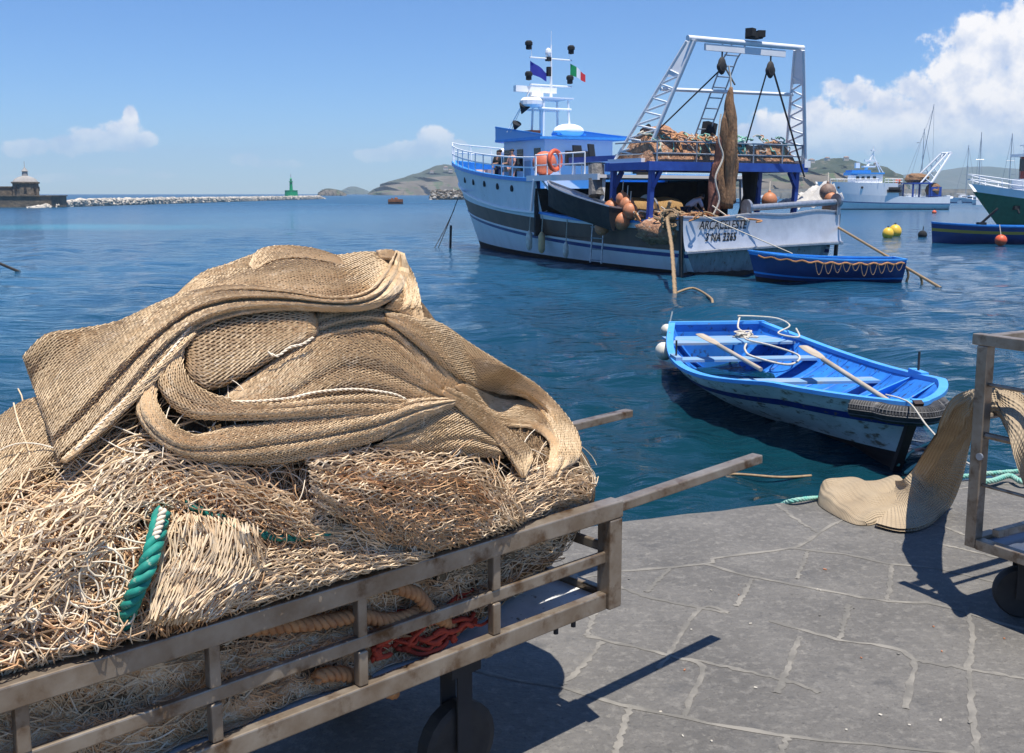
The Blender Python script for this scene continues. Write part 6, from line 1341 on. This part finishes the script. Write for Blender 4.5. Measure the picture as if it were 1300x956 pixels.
# ------------------------------------------------------------------ trolley at the right with the hanging net
def trolley():
    t = thing('hand_trolley', 'tall railed steel trolley on black wheels cut off by the right edge', 'trolley', (1.77, 3.78, 0), R(30)); X, Y = 1.25, -.75     # x along d2, -y along d1
    def bars(name, L_, m_='cart', bev=.003):
        for p, q, w_, h_ in L_:
            o = MB().bar(p, q, w_, h_).build(name, m_, t); bv = o.modifiers.new('b', 'BEVEL'); bv.width = bev; bv.segments = 2
    zd, zt = .29, 1.06
    for x in (0, X):
        for y in (0, Y): bars('post', [((x, y, zd - .03), (x, y, zt - .022), .045, .045)])
    for x in (0, X): bars('top_rail', [((x, .045 if x == 0 else .0, zt), (x, Y, zt), .045, .042)])
    bars('top_rail', [((.024, 0, zt - .002), (X - .024, 0, zt - .002), .04, .04)])
    for z, r in ((.893, .008), (.70, .013), (.508, .007)):
        for x in (0,): m = MB(); m.tube([(x, -.024, z), (x, Y + .024, z)], r, 8); m.build('side_rod', 'cart', t)
    m = MB(); m.tube([(.02, 0, .765), (X - .02, 0, .765)], .012, 8); m.build('cross_rod', 'cart', t)
    for z in (.893, .5): m = MB(); m.tube([(X, -.024, z), (X, Y + .024, z)], .008, 8); m.build('side_rod', 'cart', t)
    bars('deck_frame', [((-.02, 0.0, zd - .01), (X + .02, 0, zd - .01), .045, .04), ((-.02, Y, zd - .01), (X + .02, Y, zd - .01), .045, .04)]); bars('deck_frame', [((0, -.024, zd - .012), (0, Y + .024, zd - .012), .045, .04), ((X, -.024, zd - .012), (X, Y + .024, zd - .012), .045, .04)])
    bars('inner_rail', [((.03, -.07, zd + .035), (X - .03, -.07, zd + .035), .03, .03)])
    m = MB(); m.box((X / 2, Y / 2, zd - .008), (X - .05, -Y - .05, .008)); m.build('deck', mat('blue_grey_deck', (.10, .13, .20), (.20, .22, .26), rough=.35, metal=.5, scale=3), t)
    m = MB(); m.lathe([(.014, -.004), (.014, .004)], (-.024, -.02, .62), 12, axis='x'); m.build('bolt', 'galv', t)
    for x, y in ((.12, -.13), (X - .15, -.13), (.12, Y + .13), (X - .15, Y + .13)):
        rot = Matrix.Rotation(R(48) if x < .5 and y > -.3 else R(12), 3, 'Z'); w_ = MB(); w_.lathe([(.055, -.024), (.092, -.026), (.100, -.012), (.100, .012), (.092, .026), (.055, .024)], (x, y, .100), 26, axis='x', rot=None)
        me = MB(); c = Vector((x, y, .1))
        wv = [(rot @ (Vector(v) - c)) + c for v in w_.v]; me.add(wv, w_.f); wo = me.build('wheel', 'black', t, smooth=True)
        h = MB(); h.lathe([(.054, -.022), (.054, .022)], (0, 0, 0), 18, axis='x'); hv = [(rot @ Vector(v)) + c for v in h.v]; g = MB(); g.add(hv, h.f); g.build('hub', mat('red_hub', (.30, .06, .04)), wo)
        f = MB()
        for q in (-.036, .036): f.box(c + rot @ Vector((q, 0, .065)), (.006, .05, .17), rot)
        f.box(c + Vector((0, 0, .152)), (.1, .1, .02), rot); f.build('caster_fork', 'dark', t)
trolley()
M['strap'] = mat('beige_strap_net', (.44, .345, .23), (.36, .275, .18), rough=.95, scale=5, bump=.8, bscale=1.0, dist=.004, spec=.15)
def strap_material():
    m = M['strap']; t = m.node_tree; n = t.nodes; l = t.links
    uv = n.new('ShaderNodeUVMap'); mp = n.new('ShaderNodeMapping'); l.new(uv.outputs[0], mp.inputs[0]); mp.inputs['Scale'].default_value = (1, 1, 1)
    w1 = n.new('ShaderNodeTexWave'); w1.inputs['Scale'].default_value = 22; w1.inputs['Distortion'].default_value = .6; w1.inputs['Detail'].default_value = 1; l.new(mp.outputs[0], w1.inputs[0])
    w2 = n.new('ShaderNodeTexWave'); w2.bands_direction = 'Y'; w2.inputs['Scale'].default_value = 30; w2.inputs['Distortion'].default_value = 1.; l.new(mp.outputs[0], w2.inputs[0])
    ad = n.new('ShaderNodeMath'); l.new(w1.outputs['Fac'], ad.inputs[0]); l.new(w2.outputs['Fac'], ad.inputs[1])
    b = [x for x in n if x.type == 'BUMP'][0]; l.new(ad.outputs[0], b.inputs['Height'])
strap_material()
def strap():
    t = thing('hanging_net', 'strip of beige net sagging from the right trolley to a folded end on the quay', 'fishing net')
    rows = [((1130,612,.03),(1112,668,.012)),((1146,612,.12),(1146,675,.012)),((1162,596,.20),(1180,668,.006)),((1180,568,.42),(1206,646,.01)),((1195,536,.62),(1223,606,.18)),
            ((1207,514,.72),(1233,562,.38)),((1224,503,.79),(1243,532,.57)),((1248,495,.83),(1260,518,.73)),((1276,494,.84),(1274,540,.75)),((1304,510,.83),(1290,584,.66)),((1332,552,.72),(1304,632,.44)),((1350,610,.55),(1316,660,.34))]
    L_ = smooth_path([tuple(onz(*a)) for a, b in rows], 110); R_ = smooth_path([tuple(onz(*b)) for a, b in rows], 110); nc = 26; V = []; uv = []
    ws = np.linalg.norm(L_ - R_, axis=1)
    for k in range(110):
        T = (L_[min(k + 1, 109)] + R_[min(k + 1, 109)] - L_[max(k - 1, 0)] - R_[max(k - 1, 0)]); T /= np.linalg.norm(T); wv = R_[k] - L_[k]; nn = np.cross(T, wv); nn /= np.linalg.norm(nn) + 1e-9
        for j in range(nc):
            c = j / (nc - 1); d = .016 * (abs(math.sin(math.pi * (3 * c + .3 * math.sin(k * .06)))) ** .6 - .5) * (.4 + min(k / 60, 1.)) - .05 * math.sin(math.pi * c) * min(1, k / 50)
            p = L_[k] * (1 - c) + R_[k] * c + nn * d; p[2] = max(p[2], .008); V.append(tuple(p)); uv.append((c * .32, k * .014))
    V2 = [tuple(np.array(v) + np.array([0, .006, .012])) for v in V]
    F_ = [(i * nc + j, i * nc + j + 1, (i + 1) * nc + j + 1, (i + 1) * nc + j) for i in range(109) for j in range(nc - 1)]; n0 = len(V)
    me = bpy.data.meshes.new('strip'); me.from_pydata(V + V2, [], F_ + [tuple(n0 + q for q in f[::-1]) for f in F_]); me.materials.append(M['strap']); ul = me.uv_layers.new()
    for lp in me.loops: ul.data[lp.index].uv = uv[lp.vertex_index % n0]
    me.polygons.foreach_set('use_smooth', [True] * len(me.polygons)); o = bpy.data.objects.new('strip', me); C.objects.link(o); o.parent = t
    # folded end lying on the quay
    q = [(1022,634),(1144,617),(1180,642),(1096,676)]; W = [np.array(onz(x, y, .0)) for x, y in q]; V = []; uv = []; nx = 60; ny = 40
    for i in range(nx):
        for j in range(ny):
            a, b = i / (nx - 1), j / (ny - 1); p = (W[0] * (1 - a) + W[1] * a) * (1 - b) + (W[3] * (1 - a) + W[2] * a) * b
            e = min(1, 9 * min(a, 1 - a, b, 1 - b)) ** .5
            p = p + ((W[0] + W[1] + W[2] + W[3]) / 4 - p) * .22 * (abs(2 * a - 1) ** 3 * abs(2 * b - 1) ** 3); h = .004 + e * (.022 + .085 * (1 - b) ** 1.2 * (.75 + .25 * math.sin(a * 5 + .6)) + .026 * abs(math.sin(a * 6 - b * 2.5)) * (1 - .5 * b) + .008 * math.sin(a * 15 + b * 4) + .006 * math.sin(b * 21 + a * 3)); V.append((p[0], p[1] + .02 * math.sin(a * 6) * b, max(h, .004))); uv.append((a * .35, b * .5))
    me = bpy.data.meshes.new('folded_end'); me.from_pydata(V, [], [(i * ny + j, (i + 1) * ny + j, (i + 1) * ny + j + 1, i * ny + j + 1) for i in range(nx - 1) for j in range(ny - 1)]); me.materials.append(M['strap']); ul = me.uv_layers.new()
    for lp in me.loops: ul.data[lp.index].uv = uv[lp.vertex_index]
    me.polygons.foreach_set('use_smooth', [True] * len(me.polygons)); o = bpy.data.objects.new('folded_end', me); C.objects.link(o); o.parent = t
strap()
# ------------------------------------------------------------------ rowing boat by the quay
RS = Vector((3.30, 16.4, HZ)); RD = math.atan2(-6.5, .58)
rb = thing('rowing_boat', 'weathered pale rowing boat with a bright blue inside, moored bow-on to the quay', 'rowing boat', RS, RD)
M['pale'] = mat('weathered_pale_hull', (.74, .76, .77), (.58, .60, .61), rough=.6, scale=3.2, thr=(.4, .62), stretch=(.6, 1, 1.6), col3=(.22, .15, .10), scale3=9, thr3=(.54, .66), bump=.3, bscale=14, dist=.01)
M['bluein'] = mat('bright_blue_inside', (.018, .16, .58), (.03, .24, .72), rough=.55, scale=3, col3=(.03, .06, .16), scale3=9, thr3=(.56, .66))
M['bluestripe'] = mat('worn_blue_stripe', (.01, .03, .22), (.02, .05, .30), rough=.5, scale=4, col3=(.16, .12, .10), scale3=16, thr3=(.56, .62))
M['bluecap'] = mat('light_blue_gunwale', (.06, .32, .78), (.10, .38, .80), rough=.45, scale=5, col3=(.30, .24, .2), scale3=18, thr3=(.64, .70))
M['thwartm'] = mat('worn_thwart', (.10, .32, .62), (.30, .34, .36), rough=.7, scale=6, stretch=(3, .4, 1))
prow = open_boat(rb, 6.75, 1.36, .76, lambda s: .65 - .21 * math.sin(min(s / .8, 1) * math.pi) + .05 * max(0, (s - .6) / .4) ** 1.6, [(0, .28, 'anti'), (.66, .755, 'bluestripe', 1)], 'pale', 'bluein', keel=-.20, cap='bluecap', rake=.42, thwarts=(.24, .50), thw='thwartm', ribs=14, ds=1.9)
m = MB(); p0, p1 = prow(1, 0, 1), prow(1, 1, 1); m.bar(Vector(p0) + Vector((.0, 0, -.1)), Vector(p1) + Vector((.03, 0, .02)), .09, .06); m.build('stem', 'anti', rb)
m = MB(); m.box((.62, 0, .44), (.75, 1.9, .035)); m.build('stern_sheets', 'thwartm', rb)
for s in (.62, .78):
    for sd_ in (1, -1):
        m = MB(); a = prow(s, .97, sd_, .06); b = prow(s, .55, sd_, .06); c_ = Vector((a.x, a.y * .45, b.z + .02)); m.add([a, b, c_, (a.x + .03, a.y, a.z), (b.x + .03, b.y, b.z), (c_.x + .03, c_.y, c_.z)], [(0, 1, 2), (5, 4, 3), (0, 2, 5, 3), (2, 1, 4, 5)]); m.build('knee', 'bluecap', rb)
m = MB()
for s in (.64, .66):
    a = prow(s, .95, 1, .05); break
m.box((a.x, a.y + .03, a.z + .06), (.34, .09, .06)); m.build('oarlock_block', 'bluecap', rb); m = MB(); m.tube([(a.x, a.y + .03, a.z + .08), (a.x, a.y + .03, a.z + .32)], .014, 6); m.build('thole_pin', 'dark', rb)
a = prow(.36, .95, -1, .05); m = MB(); m.box((a.x, a.y - .02, a.z + .06), (.34, .09, .06)); m.build('oarlock_block', 'thwartm', rb); m = MB(); m.tube([(a.x, a.y - .02, a.z + .08), (a.x, a.y - .02, a.z + .30)], .014, 6); m.build('thole_pin', 'dark', rb)
RBM = Matrix.Translation(RS) @ Matrix.Rotation(RD, 4, 'Z')
def oar(a, b, lb):
    A = RBM @ Vector(a); B = RBM @ Vector(b); d = (B - A); Ln = d.length; t = bpy.data.objects.new('oar', None); C.objects.link(t); t.location = A; t.rotation_euler = d.to_track_quat('X', 'Z').to_euler(); tag(t, lb, 'oar', 'oars in the rowing boat')
    m = MB(); m.tube([(.75, 0, 0), (Ln, 0, 0)], [.032, .027], 10); m.build('shaft', 'wood', t, smooth=True)
    m = MB(); G = []
    for i in range(14): f = i / 13; wv = .085 * (1 - (abs(f - .35) / .68) ** 2.4 if abs(f - .35) < .66 else .12); wv = max(wv, .028); G.append([(f * .85, wv * math.cos(q), .012 * math.sin(q) + .008) for q in np.linspace(0, 2 * math.pi, 12, endpoint=False)])
    m.grid(G, closed=True); m.build('blade', 'wood', t, smooth='all')
oar((1.25, -.62, .62), (3.45, -.42, .47), 'left oar lying across the aft thwart of the blue-lined rowing boat'); oar((2.95, .32, .68), (5.75, .22, .50), 'right oar whose broad bleached blade points back over the middle thwart')
M['tyre'] = mat('tyre_rubber', (.014, .014, .015), (.05, .048, .045), rough=.75, scale=10)
t = thing('tyre_fender', 'old black car tyre wrapped round the bow of the rowing boat as a fender', 'tyre', RS, RD)
pth = [prow(s, .86, -1, -.09) for s in np.linspace(.945, .985, 6)] + [prow(1, .86, 1) + Vector((.14, 0, 0))] + [prow(s, .86, 1, -.09) for s in np.linspace(.985, .94, 5)]
m = MB(); sm = smooth_path([tuple(p) for p in pth], 60); m.tube(sm, .095, 12); m.build('casing', 'tyre', t, smooth='all')
m = MB(); T = np.gradient(sm, axis=0); T /= np.linalg.norm(T, axis=1)[:, None]
for dz in (-.05, .0, .05):
    nn = np.stack([T[:, 1], -T[:, 0], 0 * T[:, 0]], 1); nn /= np.linalg.norm(nn, axis=1)[:, None]; nn *= -1
    q = sm + (-nn) * math.sqrt(.096 ** 2 - dz ** 2) * 1.0 + np.array([0, 0, dz]); m.tube(q, .006, 4)
for i in range(1, 59):
    nn = np.array([T[i][1], -T[i][0], 0]); nn /= np.linalg.norm(nn)
    m.tube([sm[i] + nn * .097 * math.cos(a) + np.array([0, 0, .097 * math.sin(a)]) for a in np.linspace(.15, 1.2, 4)], .006, 4)
m.build('tread', mat('tyre_tread_scuffed', (.16, .15, .14), (.06, .06, .06)), t)
for (lx, dz, r, lb) in ((.05, .52, .10, 'small white float tied at the stern corner of the rowing boat, the upper one'), (.75, .30, .14, 'larger white float hanging on the near side of the rowing boat stern')):
    p = prow(lx / 6.7, .8, -1, -.12 if lx > .1 else -.08); t = thing('white_float', lb, 'fender', RBM @ Vector((p.x - (.08 if lx < .1 else 0), p.y, dz)), RD, 'white floats on the rowing boat stern')
    m = MB(); m.blob((0, 0, 0), (r * 1.5, r, r), 14); m.blob((r * 1.3, 0, 0), (r * .5, r * .6, r * .6), 10); m.build('float', 'fender', t, smooth='all'); m = MB(); m.tube([(0, .02, 0), (0, .08, .3)], .012, 5); m.build('line', 'ropew', t)
def brope(pts, r, lb, m_='ropew', name='boat_rope'):
    return tag(MB().tube(smooth_path([tuple(RBM @ Vector(p)) for p in pts], 70), r, 6).build(name, m_, smooth='all'), lb, 'rope')
brope([(.1, .35, .74), (.5, .2, .62), (1.0, .15, .60), (1.4, .05, .56), (1.9, .25, .54), (2.6, .4, .50), (3.0, .1, .45), (2.6, -.25, .50), (2.1, -.2, .52), (1.7, -.05, .54)], .016, 'pale rope looped over the aft thwart inside the rowing boat')
brope([(.15, .3, .76), (.05, .6, .74), (.3, .9, .73), (.8, .92, .68), (1.2, .6, .62), (1.5, .8, .60), (1.0, .95, .66)], .014, 'thin pale rope strung along the far stern rim of the rowing boat')
m = MB()
rg = random.Random(9)
for k in range(7): m.tube(smooth_path([tuple(RBM @ Vector((1.15 + rg.uniform(-.12, .12), .1 + rg.uniform(-.15, .15), .56 + rg.uniform(0, .08)))) for _ in range(7)], 30), .012, 5)
tag(m.build('rope_tangle', 'ropew', smooth='all'), 'small knot of pale rope lying on the aft thwart of the rowing boat', 'rope')
bp_ = RBM @ Vector((6.75, -.1, .78)); qe = onz(1262, 604, .02)
tag(MB().tube(smooth_path([tuple(RBM @ Vector((6.5, -.2, .74))), tuple(RBM @ Vector((6.78, -.1, .72))), tuple(bp_.lerp(qe, .35) - Vector((0, 0, .10))), tuple(bp_.lerp(qe, .7) - Vector((0, 0, .10))), tuple(qe)], 50), .008, 6).build('painter_rope', 'ropew', smooth='all'), 'thin mooring rope running from the rowing boat bow behind the hanging net', 'rope')
# ropes along the quay edge and afloat
tag(twisted([tuple(onz(x, y, z)) for x, y, z in ((968,650,-.35),(985,645,-.1),(1005,636,.02),(1050,631,.012),(1100,628,.012),(1150,618,.014),(1200,608,.02),(1245,602,.035),(1300,597,.035),(1360,588,.035))], .007, .0075, 3, .06, 6, 200).build('green_rope', 'ropegp', smooth='all'), 'faded green rope lying along the quay edge behind the hanging net', 'rope')
tag(twisted([tuple(onz(x, y, z)) for x, y, z in ((1246,612,.03),(1262,610,.035),(1282,604,.04),(1300,612,.035),(1330,606,.035))], .008, .0085, 3, .06, 6, 90).build('green_rope', 'ropegp', smooth='all'), 'short loop of faded green rope seen between the trolley rods', 'rope')
for pts, r, m_, lb in (([(1140,590),(1160,572),(1185,560),(1200,556),(1215,566),(1200,574)], .02, 'ropegp', 'greenish rope drifting in the water at the rowing boat bow'), ([(1150,577),(1170,570),(1190,580),(1205,592)], .018, 'pink', 'faded pinkish rope drifting between the bow and the hanging net'), ([(1150,600),(1165,590),(1180,600),(1195,590)], .02, 'ropegp', 'weedy loop of rope drifting closest to the quay by the hanging net'), ([(880,606),(930,602),(990,606),(1030,604)], .014, 'rope', 'thin sunken line floating under the near side of the rowing boat')):
    tag(MB().tube(smooth_path([tuple(onz(x, y, HZ + .015)) for x, y in pts], 40), r, 5).build('floating_rope', m_, smooth='all'), lb, 'rope')
# ------------------------------------------------------------------ haze
hz = MB(); hz.box((0, 0, 80), (8200, 8200, 172)); ho = hz.build("haze", [], None); ho['kind'] = 'stuff'
hm = bpy.data.materials.new('haze_air'); hm.use_nodes = True; hn = hm.node_tree.nodes; hn.clear(); pv = hn.new('ShaderNodeVolumePrincipled'); ou = hn.new('ShaderNodeOutputMaterial')
pv.inputs['Color'].default_value = (.66, .82, 1.0, 1); pv.inputs['Density'].default_value = .00020; pv.inputs['Anisotropy'].default_value = .1; hm.node_tree.links.new(pv.outputs[0], ou.inputs['Volume']); ho.data.materials.append(hm)
